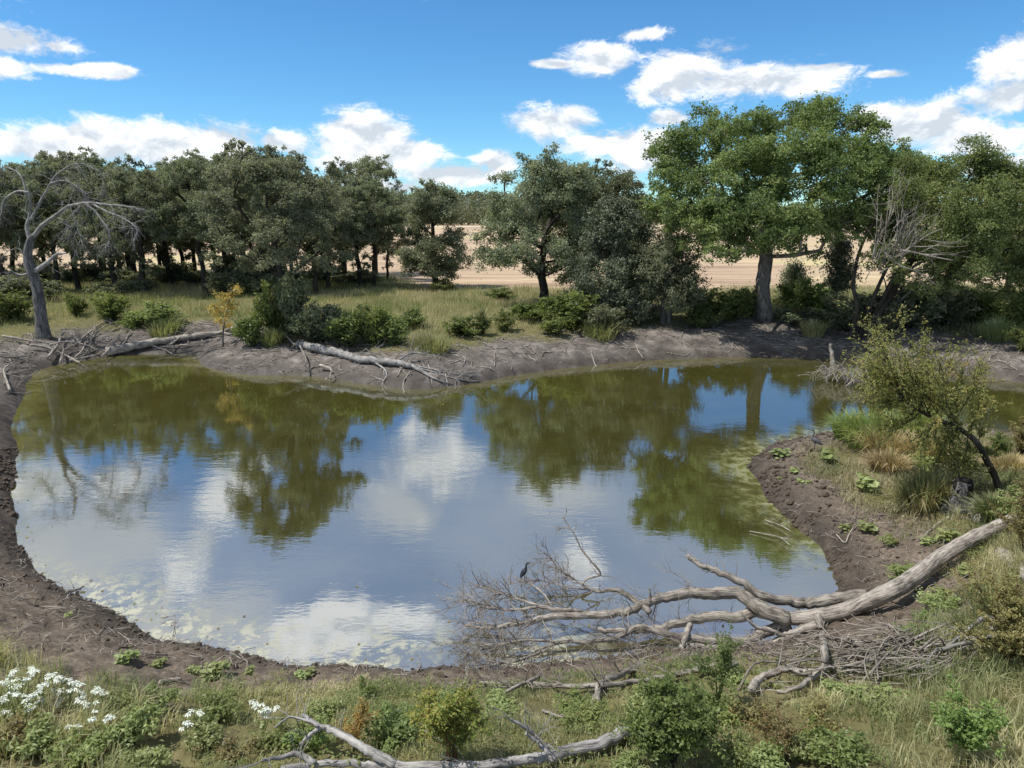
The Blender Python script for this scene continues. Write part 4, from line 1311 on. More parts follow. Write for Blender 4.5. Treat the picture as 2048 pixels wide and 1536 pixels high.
def great_fallen_tree():
    g = np.random.default_rng(520)
    T = Thing('fallen_tree', 'great bare fallen tree with its branches reaching into the pond', 'fallen tree', GT(1690, 1275))
    tr = path_px([(2035, 1034, ('g', .22)), (1985, 1058, ('g', .25)), (1932, 1084, ('g', .28)), (1870, 1122, ('g', .27)), (1811, 1166, ('g', .26)), (1764, 1190, ('g', .26)), (1702, 1217, .60), (1650, 1230, .48), (1600, 1236, .42), (1565, 1237, .38)])
    Q = spline(tr, 5)
    r = np.interp(np.linspace(0, 1, len(Q)), [0, .2, .5, .75, .9, 1], [.085, .105, .115, .108, .10, .08])
    T.part('trunk', Geo().tube(Q, r, 16, .03, g), M['dead'])
    tw = Geo()
    fine = dict(kids=(2, 4), bend=.5, spread=.9, shrink=.6)
    limbs = [  # path with heights, base and tip radius, twigs: number, length, levels
        ([(1731, 1190, .55), (1665, 1199, .5), (1618, 1208, .42), (1577, 1201, .45), (1519, 1190, .55), (1490, 1168, .68), (1439, 1146, .8), (1402, 1131, .88), (1375, 1111, .95)], .10, .035, 9, .5, 1),
        ([(1577, 1237, .42), (1534, 1222, .46), (1505, 1205, .5), (1475, 1186, .56), (1425, 1187, .55), (1380, 1186, .5), (1330, 1194, .45), (1302, 1202, .4), (1263, 1221, .3), (1224, 1229, .25), (1185, 1227, .27), (1156, 1224, .3), (1120, 1220, .33), (1078, 1211, .36)], .12, .03, 22, .9, 2),
        ([(1560, 1232, .36), (1519, 1224, .34), (1475, 1233, .26), (1410, 1234, .22), (1355, 1248, .16), (1300, 1259, .12), (1250, 1262, .15), (1200, 1258, .2)], .10, .035, 14, .8, 2),
        ([(1224, 1229, .25), (1156, 1231, .28), (1097, 1235, .3), (1058, 1244, .28), (1009, 1252, .25), (970, 1256, .22), (930, 1250, .25)], .06, .018, 26, .9, 2),
        ([(1577, 1250, .3), (1552, 1257, .2), (1519, 1270, .12), (1490, 1283, .08), (1439, 1282, .1), (1380, 1276, .15), (1340, 1270, .2), (1276, 1254, .3), (1240, 1273, .22), (1182, 1283, .16), (1123, 1285, .14), (1070, 1300, .12)], .085, .02, 26, .8, 2),
        ([(1724, 1224, .45), (1705, 1248, .25), (1687, 1274, .06)], .075, .06, 2, .4, 1),
        ([(1636, 1232, .62), (1641, 1250, .62), (1645, 1275, .58), (1649, 1300, ('g', .34)), (1650, 1329, ('g', .22)), (1640, 1343, ('g', .2)), (1618, 1360, ('g', .12)), (1592, 1376, ('g', .1)), (1556, 1384, ('g', .08))], .06, .02, 6, .5, 1),
        ([(1640, 1343, ('g', .2)), (1603, 1345, ('g', .18)), (1577, 1337, ('g', .2)), (1541, 1347, ('g', .16)), (1515, 1361, ('g', .12)), (1503, 1380, ('g', .08))], .035, .045, 3, .4, 1),
        ([(1635, 1250, .38), (1590, 1266, .3), (1563, 1278, .25), (1519, 1307, .18), (1483, 1323, .14), (1450, 1331, ('g', .12)), (1400, 1336, ('g', .1))], .075, .03, 10, .6, 2),
        ([(1570, 1272, .28), (1541, 1262, .4), (1512, 1254, .5), (1483, 1226, .7)], .04, .014, 4, .4, 1),
        ([(1450, 1300, .1), (1380, 1292, .16), (1320, 1312, .15), (1220, 1330, .12), (1162, 1336, .12), (1104, 1345, .12), (1053, 1364, ('g', .12)), (1000, 1390, ('g', .1))], .04, .018, 22, .7, 2),
        ([(1473, 1328, ('g', .1)), (1420, 1334, ('g', .1)), (1370, 1345, ('g', .1)), (1280, 1362, ('g', .08)), (1180, 1372, ('g', .08)), (1060, 1368, ('g', .06)), (960, 1366, ('g', .05))], .04, .02, 16, .6, 2),
        ([(1380, 1250, .2), (1370, 1275, .25), (1362, 1300, .3), (1372, 1325, .2)], .05, .03, 10, .6, 2),
        ([(1300, 1225, .3), (1262, 1195, .42), (1230, 1180, .5), (1200, 1183, .5), (1182, 1180, .52)], .055, .02, 8, .6, 2),
        ([(1182, 1180, .02), (1165, 1170, .12), (1175, 1158, .2), (1201, 1148, .26), (1180, 1120, .45), (1162, 1098, .6), (1147, 1066, .85), (1123, 1030, 1.1)], .025, .008, 8, .4, 1),
        ([(1182, 1180, .02), (1150, 1160, .15), (1120, 1140, .25), (1100, 1110, .4)], .02, .008, 26, .55, 2),
        ([(1182, 1180, .02), (1140, 1175, .12), (1100, 1165, .2), (1070, 1160, .25)], .018, .007, 18, .5, 2),
        ([(1078, 1211, .36), (1040, 1200, .38), (1000, 1185, .4), (950, 1170, .42)], .025, .008, 26, .65, 2),
        ([(1078, 1213, .34), (1030, 1220, .33), (980, 1215, .33), (920, 1200, .35)], .025, .008, 26, .65, 2),
        ([(1120, 1285, .15), (1060, 1280, .2), (1000, 1290, .2), (930, 1310, .15)], .022, .008, 26, .6, 2),
        ([(1090, 1300, .12), (1040, 1320, .14), (990, 1330, .12), (940, 1345, .1)], .02, .008, 22, .5, 2),
        ([(1110, 1222, .3), (1085, 1185, .24), (1050, 1164, .155), (1020, 1168, .13)], .016, .009, 10, .4, 1),
        ([(1300, 1203, .43), (1300, 1190, .5), (1299, 1177, .58)], .018, .014, 0, .3, 1),
        ([(1300, 1320, .15), (1250, 1345, ('g', .12)), (1200, 1365, ('g', .1)), (1195, 1400, ('g', .06))], .04, .03, 14, .5, 2)]
    for pts, r0, r1, nt, L, lev in limbs:
        geo, Q = limb_geo(path_px(pts), r0, r1, g, 5, 8 if r0 > .06 else 6)
        T.part('limb', geo, M['dead'])
        twigs_along(tw, Q, g, int(nt * 1.15), L * .65, .008, lev, .25, (-.35, 0, .12), **fine)
    T.part('twig_spray', tw, M['twig'], 'stuff')


great_fallen_tree()


def near_wood():
    g = np.random.default_rng(530)

    def piece(name, label, limbs, mat, cat, nt=4, L=.25, group=None):
        first = None
        T, tw = None, Geo()
        for pts, dz0, dz1, r0, r1 in limbs:
            P = path_px([(x, y, ('g', dz0 + (dz1 - dz0) * i / max(1, len(pts) - 1))) for i, (x, y) in enumerate(pts)])
            if T is None:
                T = Thing(name, label, cat, P[0], group)
            geo, Q = limb_geo(P, r0, r1, g, 5, 9 if r0 > .04 else 6, .07, True)
            T.part('trunk' if first is None else 'branch', geo, M[mat])
            first = 1
            if nt:
                twigs_along(tw, Q, g, nt, L, .006, 1, .3, (0, 0, .2))
        if tw.v:
            T.part('twig_spray', tw, M[mat], 'stuff')
        return T
    piece('bleached_branch', 'long bleached forked branch lying in the near weeds', [([(1268, 1450), (1223, 1476), (1187, 1491), (1133, 1503), (1086, 1516), (1047, 1519), (980, 1530), (871, 1533), (773, 1531), (719, 1527), (656, 1526), (562, 1538)], .10, .10, .055, .024),
          ([(790, 1530), (746, 1507), (719, 1491), (668, 1460), (637, 1452), (605, 1430)], .12, .35, .045, .018), ([(637, 1452), (610, 1440), (578, 1435), (550, 1455)], .33, .4, .015, .006), ([(640, 1456), (620, 1470), (600, 1488)], .3, .2, .022, .01),
          ([(629, 1527), (598, 1509), (560, 1514), (523, 1521)], .12, .2, .03, .012), ([(1109, 1521), (1078, 1484), (1059, 1460), (1021, 1439)], .15, .5, .028, .012), ([(1078, 1484), (1062, 1475), (1051, 1467)], .3, .4, .018, .01)], 'silver', 'branch')
    piece('grey_branch', 'crooked grey branch reaching down into the brush pile', [([(2060, 1190), (2016, 1212), (1994, 1226), (1987, 1250), (1985, 1264), (1968, 1276), (1921, 1289), (1880, 1300)], .45, .25, .055, .02), ([(1990, 1228), (1957, 1242), (1935, 1262), (1905, 1285), (1860, 1310)], .3, .2, .03, .01)], 'silver', 'branch', 6, .4)
    piece('broken_stub', 'broken weathered log end beside the bigger fallen tree', [([(2000, 1106), (2025, 1126), (2062, 1156)], .08, .08, .09, .10)], 'dead', 'log', 0)
    piece('hollow_log', 'short hollow weathered log beside the burnt stump', [([(1934, 998), (1948, 1018), (1962, 1042)], .12, .08, .13, .10)], 'dead', 'log', 0)
    st = GT(1911, 1022)
    T = Thing('stump', 'charred broken stump beside the leaning locust', 'stump', st)
    H = .55
    T.part('trunk', Geo().tube(np.stack([st + A(0, 0, -.1), st + A(0, 0, .1), st + A(.03, 0, .3), st + A(.06, 0, H)]), A(.24, .19, .15, .14), 12, .07, g, blunt=True), M['bark_snag'])
    T.part('charred_top', Geo().tube(np.stack([st + A(.055, 0, H - .22), st + A(.06, 0, H - .05), st + A(.07, .01, H + .06)]), A(.150, .146, .12), 12, .12, g, blunt=True), plain_mat('charcoal', (.018, .016, .015), .95, spec=.03))
    piece('broken_stick', 'pale snapped stick lying on the weeds behind the yellow shrub', [([(785, 1424), (805, 1421), (828, 1423)], .04, .04, .02, .018)], 'silver', 'stick', 0, group='loose sticks on the near bank')
    for lab, pts, r in (('short bleached stick in the grass past the yellow shrub', [(1085, 1420), (1105, 1428), (1128, 1435)], .016), ('bare grey branch running behind the yellow shrub', [(775, 1438), (800, 1442), (845, 1460), (885, 1482)], .018), ('forked stick on the wet near shore', [(885, 1396), (920, 1375), (935, 1355)], .022),
                        ('dark stub at the near waterline', [(835, 1342), (840, 1335), (842, 1327)], .016), ('knobbly short log end below the fallen tree twigs', [(1190, 1402), (1197, 1385), (1212, 1370)], .04), ('bare twig upright from the near mud', [(345, 1284), (347, 1262), (350, 1230)], .008), ('stick lying across mud near the white flowers', [(335, 1310), (300, 1308), (270, 1302)], .012),
                        ('dark snag stub on the near shore mud', [(135, 1184), (150, 1180), (168, 1172)], .03), ('thin log lying on the brown grass margin', [(320, 1366), (345, 1360), (362, 1357)], .03), ('pale curved stick on the peninsula slope', [(1840, 1080), (1860, 1060), (1885, 1040), (1900, 1035)], .018), ('forked pale twig on the dark peninsula mud', [(1672, 1068), (1690, 1085), (1700, 1065), (1720, 1040)], .012),
                        ('bare stick at the peninsula waterline', [(1530, 1040), (1560, 1050), (1582, 1062)], .012), ('drowned thin branch off the peninsula', [(1500, 1062), (1530, 1068), (1560, 1075), (1580, 1090)], .010), ('pale leaning stick below the rusty shrub', [(1995, 1335), (2012, 1360), (2030, 1395)], .014)):
        piece('loose_stick', lab, [(pts, .03, .06, r, r * .6)], 'dead', 'stick', 3, .2, 'loose sticks on the near bank')
    # brush heap of thin grey sticks
    b = GT(1720, 1330)
    T = Thing('brush_pile', 'wide heap of thin grey sticks between the fallen tree and grass', 'brush pile', b)
    fine = Geo()
    for i in range(300):
        px, py = 1740 + g.normal(0, 95), 1325 + g.normal(0, 26)
        c = GT(px, py) + A(0, 0, g.uniform(.03, .22))
        a = g.normal(.25, .45)
        L = g.uniform(.25, .95)
        d = A(math.cos(a), math.sin(a) * .9, g.normal(0, .12))
        P = spline([c - d * L / 2, c + A(0, 0, g.normal(0, .05)) + g.normal(0, .05, 3), c + d * L / 2], 3)
        r = g.uniform(.005, .013)
        if i < 40:
            T.part('stick', Geo().tube(P, np.linspace(r * 1.5, r * .8, len(P)), 5), M['twig'])
        else:
            fine.tube(P, np.linspace(r, r * .5, len(P)), 4)
    T.part('fine_sticks', fine, M['twig'], 'stuff')


near_wood()


# ------------------------------------------------------------------ leaning locust on the peninsula
def locust():
    g = np.random.default_rng(540)
    b = GT(2004, 992)
    Y = b[1]
    sx = lambda px, py, dy=0.: PY(px, py, Y + dy)
    T = Thing('leaning_locust', 'leaning feathery locust with bent dark trunk on the grassy point', 'tree', b)
    Q = spline([b - A(0, 0, .1), sx(1991, 956), sx(1971, 917), sx(1955, 887), sx(1935, 868, .1), sx(1906, 852, .15), sx(1873, 839, .2), sx(1841, 822, .25), sx(1808, 800, .3), sx(1790, 775, .3)], 4)
    T.part('trunk', Geo().tube(Q, np.linspace(.066, .024, len(Q)), 9, .06, g), M['dark_bark'])
    cr, tw = Geo(), Geo()
    shoots = [(1808, 800, 1760, 700), (1800, 790, 1790, 676), (1815, 800, 1830, 690), (1800, 790, 1740, 740), (1841, 822, 1850, 715), (1841, 822, 1800, 740), (1873, 839, 1880, 730), (1873, 839, 1915, 720), (1906, 852, 1920, 740), (1906, 852, 1960, 730),
              (1935, 868, 1950, 770), (1935, 868, 1990, 760), (1906, 852, 1900, 760), (1808, 800, 1770, 800), (1830, 815, 1800, 850), (1873, 839, 1850, 880), (1906, 852, 1880, 900), (1935, 868, 1960, 830), (1955, 887, 1990, 820), (1935, 868, 1930, 930), (1906, 852, 1910, 920), (1850, 825, 1830, 770), (1880, 840, 1860, 780),
              (1960, 895, 1990, 900), (1820, 805, 1770, 760), (1850, 830, 1880, 770), (1890, 845, 1940, 790), (1920, 860, 1900, 800), (1955, 887, 1925, 960), (1870, 838, 1900, 880), (1915, 858, 1870, 860), (1808, 800, 1760, 832), (1841, 822, 1790, 870), (1873, 839, 1830, 905), (1906, 852, 1860, 930), (1790, 775, 1745, 715), (1790, 775, 1735, 770), (1825, 812, 1840, 740), (1860, 832, 1870, 700)]
    for x0, y0, x1, y1 in shoots:
        for again in range(1 if x1 > 1935 else 2):
            p0 = sx(x0, y0, .15)
            p1 = sx(x1 + g.normal(0, 12), y1 + g.normal(0, 12), g.normal(0.1, .55))
            o = []
            L = np.linalg.norm(p1 - p0)
            sprout(p0, p1 - p0, L, .012, 1, g, o, bend=.3, kids=(6, 9), spread=.9, shrink=.5)
            for P, r, l in o:
                tw.tube(P, r, 4 if l else 3)
                n = int(46 if l else 26)
                t = np.sort(g.uniform(.15 if l else 0., 1, n)) * (len(P) - 1)
                k = np.minimum(t.astype(int), len(P) - 2)
                d = P[k + 1] - P[k]
                pos = P[k] + d * (t - k)[:, None] + g.standard_normal((n, 3)) * .028
                cr.leaves(pos, g.standard_normal((n, 3)) * .6 + A(0, 0, .9), g.uniform(.035, .068, n), .5, axis=d / (np.linalg.norm(d, axis=1, keepdims=True)), g=g)
    T.part('twig_spray', tw, M['dark_bark'], 'stuff')
    T.part('crown', cr, M['locust'], 'stuff', smooth=False)


locust()


# ------------------------------------------------------------------ near shrubs, weeds, flowers
def pinnate(fo, P, n, size, g, jit=.03, aspect=.5, t0=.1):
    """small leaves in rows along a shoot"""
    t = np.sort(g.uniform(t0, 1, n)) * (len(P) - 1)
    k = np.minimum(t.astype(int), len(P) - 2)
    d = P[k + 1] - P[k]
    d = d / (np.linalg.norm(d, axis=1, keepdims=True) + 1e-9)
    side = np.cross(d, A(0, 0, 1)[None] + g.standard_normal((n, 3)) * .3)
    side /= np.linalg.norm(side, axis=1, keepdims=True) + 1e-9
    side *= np.where(g.random((n, 1)) < .5, 1, -1)
    pos = P[k] + (P[k + 1] - P[k]) * (t - k)[:, None] + side * size * .5 + g.standard_normal((n, 3)) * jit
    fo.leaves(pos, g.standard_normal((n, 3)) * .45 + A(0, 0, .9), size * g.uniform(.6, 1.2, n), aspect, axis=side + d * .5, g=g)


def near_shrub(name, label, px, py, wpx, hpx, seed, leaf, stem, stems, size, density, cat='shrub', arch=.25, kids=(3, 6), group=None, fill=0):
    g = np.random.default_rng(seed)
    b = GT(px, py)
    k = np.linalg.norm(b - A(0, 0, CAMZ)) / FPX
    Wd, H = wpx * k / 2, hpx * k * 1.12
    T = Thing(name, label, cat, b, group)
    st, fo = Geo(), Geo()
    for i in range(stems):
        a, rr = g.uniform(0, 6.28), g.uniform(.05, 1) ** .6
        e = A(math.cos(a) * rr * Wd, math.sin(a) * rr * Wd, H * g.uniform(.55, 1.0) * (1 - .35 * rr ** 2))
        P = spline([b + e * A(.06, .06, 0) - A(0, 0, .04), b + e * A(.35 - arch * .5, .35 - arch * .5, .5), b + e * A(.75, .75, .85), b + e], 3)
        P[1:] += g.standard_normal((len(P) - 1, 3)) * .012
        r = np.linspace(.0075, .003, len(P))
        if i < 8:
            T.part('stem', Geo().tube(P, r * 1.1, 5), M[stem])
        else:
            st.tube(P, r, 4)
        pinnate(fo, P, int(density * .5), size, g, .015, t0=.2)
        for j in range(int(g.integers(*kids))):
            t = g.uniform(.25, .95) * (len(P) - 1)
            q = min(int(t), len(P) - 2)
            o = []
            d = (P[q + 1] - P[q])
            sprout(P[q] + d * (t - q), d / np.linalg.norm(d) + g.standard_normal(3) * .6 + A(0, 0, .1), H * g.uniform(.14, .32), .003, 0, g, o, bend=.4)
            st.tube(o[0][0], o[0][1], 3)
            pinnate(fo, spline(o[0][0], 3), int(density), size, g, .012)
    for i in range(fill):
        d = g.standard_normal(3)
        d = d / np.linalg.norm(d) * g.uniform(.2, .85) * A(Wd, Wd, H * .42)
        leaf_cloud(fo, b + A(0, 0, H * .45) + d, .13, 60, size, g, 1.0, 5)
    if st.v:
        T.part('thin_stems', st, M[stem], 'stuff')
    T.part('foliage', fo, M[leaf], 'stuff', smooth=False)
    return T


near_shrub('yellow_shrub', 'yellow-green upright shrub with reddish stems behind the bleached branch', 905, 1530, 125, 140, 601, 'yellow', 'red_twig', 16, .038, 28, kids=(6, 10), fill=2)
near_shrub('round_shrub', 'dense round dark green shrub beside the butt of the bleached branch', 1345, 1530, 150, 140, 602, 'bush', 'dark_bark', 32, .036, 36, kids=(7, 11), fill=26)
near_shrub('slender_sapling', 'slender green sapling standing in front of the fallen tree branches', 1436, 1424, 75, 160, 603, 'elm', 'green_stem', 5, .036, 34, 'sapling', kids=(7, 11))
near_shrub('lime_shrub', 'bright lime broad-leafed shrub in tall dry grass', 1925, 1526, 80, 115, 604, 'lime', 'green_stem', 12, .045, 24, kids=(5, 8), fill=1)
near_shrub('rusty_shrub', 'rusty yellow shrub growing beside the brush pile', 2020, 1345, 170, 165, 605, 'rust', 'red_twig', 26, .038, 34, kids=(7, 10), fill=24)
near_shrub('olive_shrub', 'olive rusty shrub over the upper end of the fallen trunk', 2050, 1120, 110, 130, 606, 'rust', 'red_twig', 20, .04, 30, kids=(6, 9), fill=14)
near_shrub('leafy_shrub', 'fresh green leafy shrub under the leaning locust trunk', 2030, 1052, 90, 62, 607, 'weed', 'green_stem', 16, .06, 26, kids=(5, 8), fill=10)
near_shrub('amber_weed', 'thin amber-leafed weed beside the fork of the bleached branch', 712, 1500, 60, 88, 608, 'amber', 'red_twig', 5, .03, 26, 'weed', kids=(5, 8))
near_shrub('rust_herb', 'low russet herb patch between round shrub and dry grass', 1560, 1500, 130, 70, 609, 'rust', 'red_twig', 20, .026, 20, 'weed', kids=(4, 7), fill=0)
near_shrub('locust_seedling', 'low feathery seedling bush below the leaning locust', 1905, 985, 110, 100, 610, 'locust', 'dark_bark', 18, .045, 28, kids=(5, 8))
near_shrub('olive_bush', 'grey olive bush on the dry point beyond the locust', 2042, 905, 70, 45, 611, 'rust', 'dark_bark', 20, .05, 28, kids=(5, 8), fill=8)
near_shrub('leaf_bush', 'small dark leafy bush behind the bent locust trunk', 1990, 935, 40, 55, 612, 'bush', 'dark_bark', 14, .05, 28, kids=(5, 8), fill=6)


NEAR_MARKS = [(90, 1400, 'below the white flower patch'), (260, 1440, 'between the white flower patch and small white group'), (420, 1440, 'beside the faded white flower'), (530, 1450, 'below the small white flower group'), (610, 1450, 'at the forked tip of the bleached branch'), (712, 1470, 'beside the amber weed'),
              (905, 1440, 'beside the yellow shrub'), (800, 1430, 'behind the bare grey branch'), (1050, 1440, 'behind the dark fork of the bleached branch'), (1200, 1430, 'behind the butt of the bleached branch'), (1345, 1450, 'around the round shrub'), (1436, 1420, 'below the slender sapling'), (1560, 1490, 'around the russet herb patch'),
              (1650, 1450, 'in dry grass below the brush pile'), (1700, 1520, 'in tall grass past the russet herbs'), (1760, 1400, 'at the foot of the brush pile'), (1925, 1470, 'around the lime shrub'), (1750, 1310, 'among the sticks of the brush pile'), (1850, 1240, 'between the fallen trunk and grey branch'), (1815, 1150, 'beside the fallen trunk'),
              (1780, 1090, 'on the peninsula above the fallen trunk'), (1960, 1110, 'under the upper fallen trunk'), (20, 1500, 'in the grass corner under the flowers'), (300, 1530, 'in the lowest grass between the flowers')]
MUD_MARKS = [(1560, 914, 'at the tip of the point'), (1655, 925, 'beside the heron'), (1588, 946, 'on the bare middle of the point'), (1733, 982, 'below the pale dry tussock'), (1735, 1062, 'beside the forked pale twig'), (1880, 1085, 'above the fallen trunk'), (430, 1352, 'beside the upright bare twig'), (500, 1345, 'at the clods of the near shore'),
             (255, 1322, 'above the white flower patch'), (136, 1234, 'beside the dark snag stub'), (605, 1350, 'behind the small white flower group'), (1290, 1420, 'beside the round shrub'), (1750, 1400, 'under the brush pile'), (1470, 1365, 'beside the slender sapling'), (1900, 1170, 'under the fallen trunk'), (1560, 1380, 'at the bent limb of the fallen tree'), (1840, 1300, 'at the grey branch'), (1810, 880, 'behind the straw tussock')]


def herbs():
    P = [bush_proto(701, 900, 'weed', .13, 14, .35, .3, 'green_stem'), bush_proto(702, 1100, 'bush', .10, 18, .4, .3, 'green_stem'), bush_proto(703, 800, 'rust', .10, 16, .35, .3, 'red_twig'), bush_proto(704, 700, 'lime', .12, 12, .35, .3, 'green_stem')]
    used = set()
    for p, nm in zip(P, ('herb_clump',) * 4):
        p.o.name = 'herb_clump'
        p.o['category'] = 'weed'
    rr = random.Random(8)
    kinds = ['pale green herb clump', 'darker green herb clump', 'brownish dry herb clump', 'yellow-green herb clump']
    spots = [(0, 265, 1485, 110, 75), (0, 90, 1505, 110, 70), (0, 420, 1490, 90, 60), (1, 300, 1425, 100, 55), (0, 300, 1535, 100, 50), (0, 240, 1445, 90, 55), (1, 430, 1440, 100, 60), (3, 620, 1500, 90, 60), (1, 560, 1490, 100, 55), (2, 480, 1520, 90, 50), (1, 780, 1490, 120, 75), (1, 800, 1455, 90, 45), (0, 650, 1440, 80, 40), (0, 1010, 1430, 100, 40),
             (1, 1180, 1450, 110, 35), (3, 1150, 1420, 90, 30), (0, 1290, 1430, 90, 50), (0, 1250, 1540, 80, 40), (2, 1500, 1450, 110, 60), (1, 1440, 1440, 90, 60), (0, 1600, 1520, 90, 55), (3, 1625, 1490, 50, 60), (1, 1690, 1530, 120, 60), (0, 1530, 1540, 110, 50), (2, 1640, 1455, 100, 55), (0, 1760, 1430, 90, 40), (3, 1825, 1270, 70, 30), (0, 1690, 1395, 90, 35),
             (1, 1480, 1540, 110, 60), (3, 1745, 1310, 70, 25), (0, 1880, 1220, 90, 35), (0, 1815, 1150, 90, 28), (3, 1850, 1240, 50, 30), (1, 1960, 1120, 60, 30), (0, 1780, 1090, 50, 25), (2, 1900, 1440, 100, 55), (1, 1990, 1490, 110, 60), (1, 150, 1530, 120, 60), (2, 30, 1500, 110, 60), (0, 900, 1420, 60, 45), (3, 730, 1390, 50, 40), (0, 1330, 1400, 80, 40)]
    made = {}
    for v, px, py, w, h in spots:
        o = place(P[v], used, px, py, w, h * 1.15, kinds[v] + ' ' + near_what(px, py, NEAR_MARKS, 2.0), 'herb clumps of the near bank')
        made.setdefault(o['label'], []).append((w * h, o))
    for lab, q in made.items():
        if len(q) in (2, 3):
            for word, (_, o) in zip(('smaller', 'wider') if len(q) == 2 else ('smallest', 'middle-sized', 'widest'), sorted(q, key=lambda t: t[0])):
                o['label'] = word + ' ' + lab

    # broad-leafed seedlings on the mud
    g = np.random.default_rng(720)
    T = Thing('mud_weed', 'x', 'weed', (0, 0, 0))
    st, fo = Geo(), Geo()
    for i in range(26):
        a, rr_ = g.uniform(0, 6.28), g.uniform(.1, .48)
        e = A(math.cos(a) * rr_, math.sin(a) * rr_, g.uniform(.35, .95) * (1 - rr_ * .7))
        st.tube(spline([A(0, 0, -.05), e * A(.4, .4, .7), e], 2), A(.012, .012, .01, .009, .008), 4)
        fo.leaves(e[None] + g.standard_normal((2, 3)) * .08, A(e[0], e[1], .9)[None] + g.standard_normal((2, 3)) * .25, g.uniform(.2, .36, 2), .72, .08, g=g)
    T.part('stem', st, M['green_stem'], 'stuff')
    T.part('foliage', fo, M['weed'], 'stuff', smooth=False)
    used2 = set()
    made2 = {}
    for i, (px, py, w, h) in enumerate([(1560, 914, 42, 20), (1655, 925, 44, 30), (1588, 946, 24, 14), (1733, 982, 50, 36), (1600, 964, 18, 10), (1617, 966, 14, 9), (1560, 958, 14, 8), (1735, 1062, 40, 22), (1690, 1060, 30, 16), (1860, 1088, 36, 18), (1895, 1082, 40, 30), (430, 1352, 52, 32), (388, 1345, 28, 18), (500, 1345, 26, 16), (255, 1322, 40, 26), (318, 1330, 30, 16), (136, 1234, 20, 12), (610, 1350, 40, 14), (600, 1352, 30, 12), (1290, 1420, 60, 30),
                                         (1780, 1400, 60, 32), (1730, 1395, 50, 26), (1470, 1365, 40, 25), (1880, 1195, 40, 26), (1930, 1150, 40, 24), (1560, 1380, 40, 20), (1840, 1300, 30, 24), (1810, 880, 30, 18)]):
        o = place(T, used2, px, py, w, h * 1.25, ('broad-leafed weed on peninsula mud ' if py < 1095 else 'broad-leafed weed on near shore mud ') + near_what(px, py, MUD_MARKS, 1.5), 'broad-leafed weeds on the mud')
        made2.setdefault(o['label'], []).append((w * h, o))
    for lab, q in made2.items():
        if len(q) in (2, 3):
            for word, (_, o) in zip(('smaller', 'wider') if len(q) == 2 else ('smallest', 'middle-sized', 'widest'), sorted(q, key=lambda t: t[0])):
                o['label'] = word + ' ' + lab


herbs()


def tussock(label, px, py, wpx, hpx, seed, mat, n=900, group='grass tussocks on the peninsula'):
    g = np.random.default_rng(seed)
    b = GT(px, py)
    k = np.linalg.norm(b - A(0, 0, CAMZ)) / FPX
    Wd, H = wpx * k / 2, hpx * k
    a, rr = g.uniform(0, 6.28, n), g.uniform(0, 1, n) ** .7
    x, y = b[0] + np.cos(a) * rr * Wd * .55, b[1] + np.sin(a) * rr * Wd * .55
    P = np.stack([x, y, height(x, y) - .02], 1)
    o = link('grass_tussock', Geo().blades(P, H * g.uniform(.6, 1.25, n), g.uniform(.004, .008, n) * (1 + b[1] / 25), np.clip(rr * .75 + g.normal(0, .15, n), 0, .92), a + g.normal(0, .5, n), g).mesh('grass_tussock', b), M[mat])
    o.location = b
    o['kind'] = 'thing'
    tag(o, label, 'grass tussock', group)


for i, (lab, px, py, w, h, mt) in enumerate((('tall fresh green grass tussock behind the heron', 1745, 893, 140, 62, 'green_grass'), ('lower fresh green tussock on the point', 1700, 880, 90, 50, 'green_grass'), ('straw-coloured tussock in front of the tall green one', 1775, 915, 120, 52, 'straw'),
                                             ('pale dry tussock drooping over the peninsula mud', 1775, 950, 90, 45, 'straw'), ('small bright green tussock among dry grass on the point', 1832, 948, 50, 32, 'green_grass'), ('large grey-green tussock above the peninsula mud', 1848, 1018, 120, 70, 'grass'), ('dry tussock between the grey-green tussock and stump', 1885, 1012, 80, 50, 'straw'),
                                             ('dry tussock under the locust crown', 1850, 925, 100, 50, 'straw'), ('weedy tussock at the back of the point under the locust', 1830, 885, 110, 70, 'green_grass'), ('straw tussock on the sunlit dry ground beyond the locust', 2015, 945, 90, 30, 'straw'),
                                             ('grassy tussock beside the hollow log', 1985, 1040, 80, 45, 'grass'))):
    tussock(lab, px, py, w, h, 730 + i, mt)
for i, (lab, px, py, w, h, mt) in enumerate((('dry straw tussock overhanging the far mud bank', 1200, 675, 110, 36, 'meadow'), ('dry pale tussock on bare ground past the elm shade', 1990, 680, 70, 34, 'meadow'), ('straw tussock beside the old oak roots', 1625, 672, 60, 30, 'meadow'), ('dry tussock on the meadow edge above the silver log end', 860, 700, 130, 34, 'meadow'),
                                             ('tan tussock beside the bush over the pale mud', 545, 690, 60, 30, 'meadow'), ('tan tussock below the olive bush', 330, 668, 90, 26, 'meadow'))):
    tussock(lab, px, py, w, h, 760 + i, mt, 500, 'dry tussocks on the far bank')


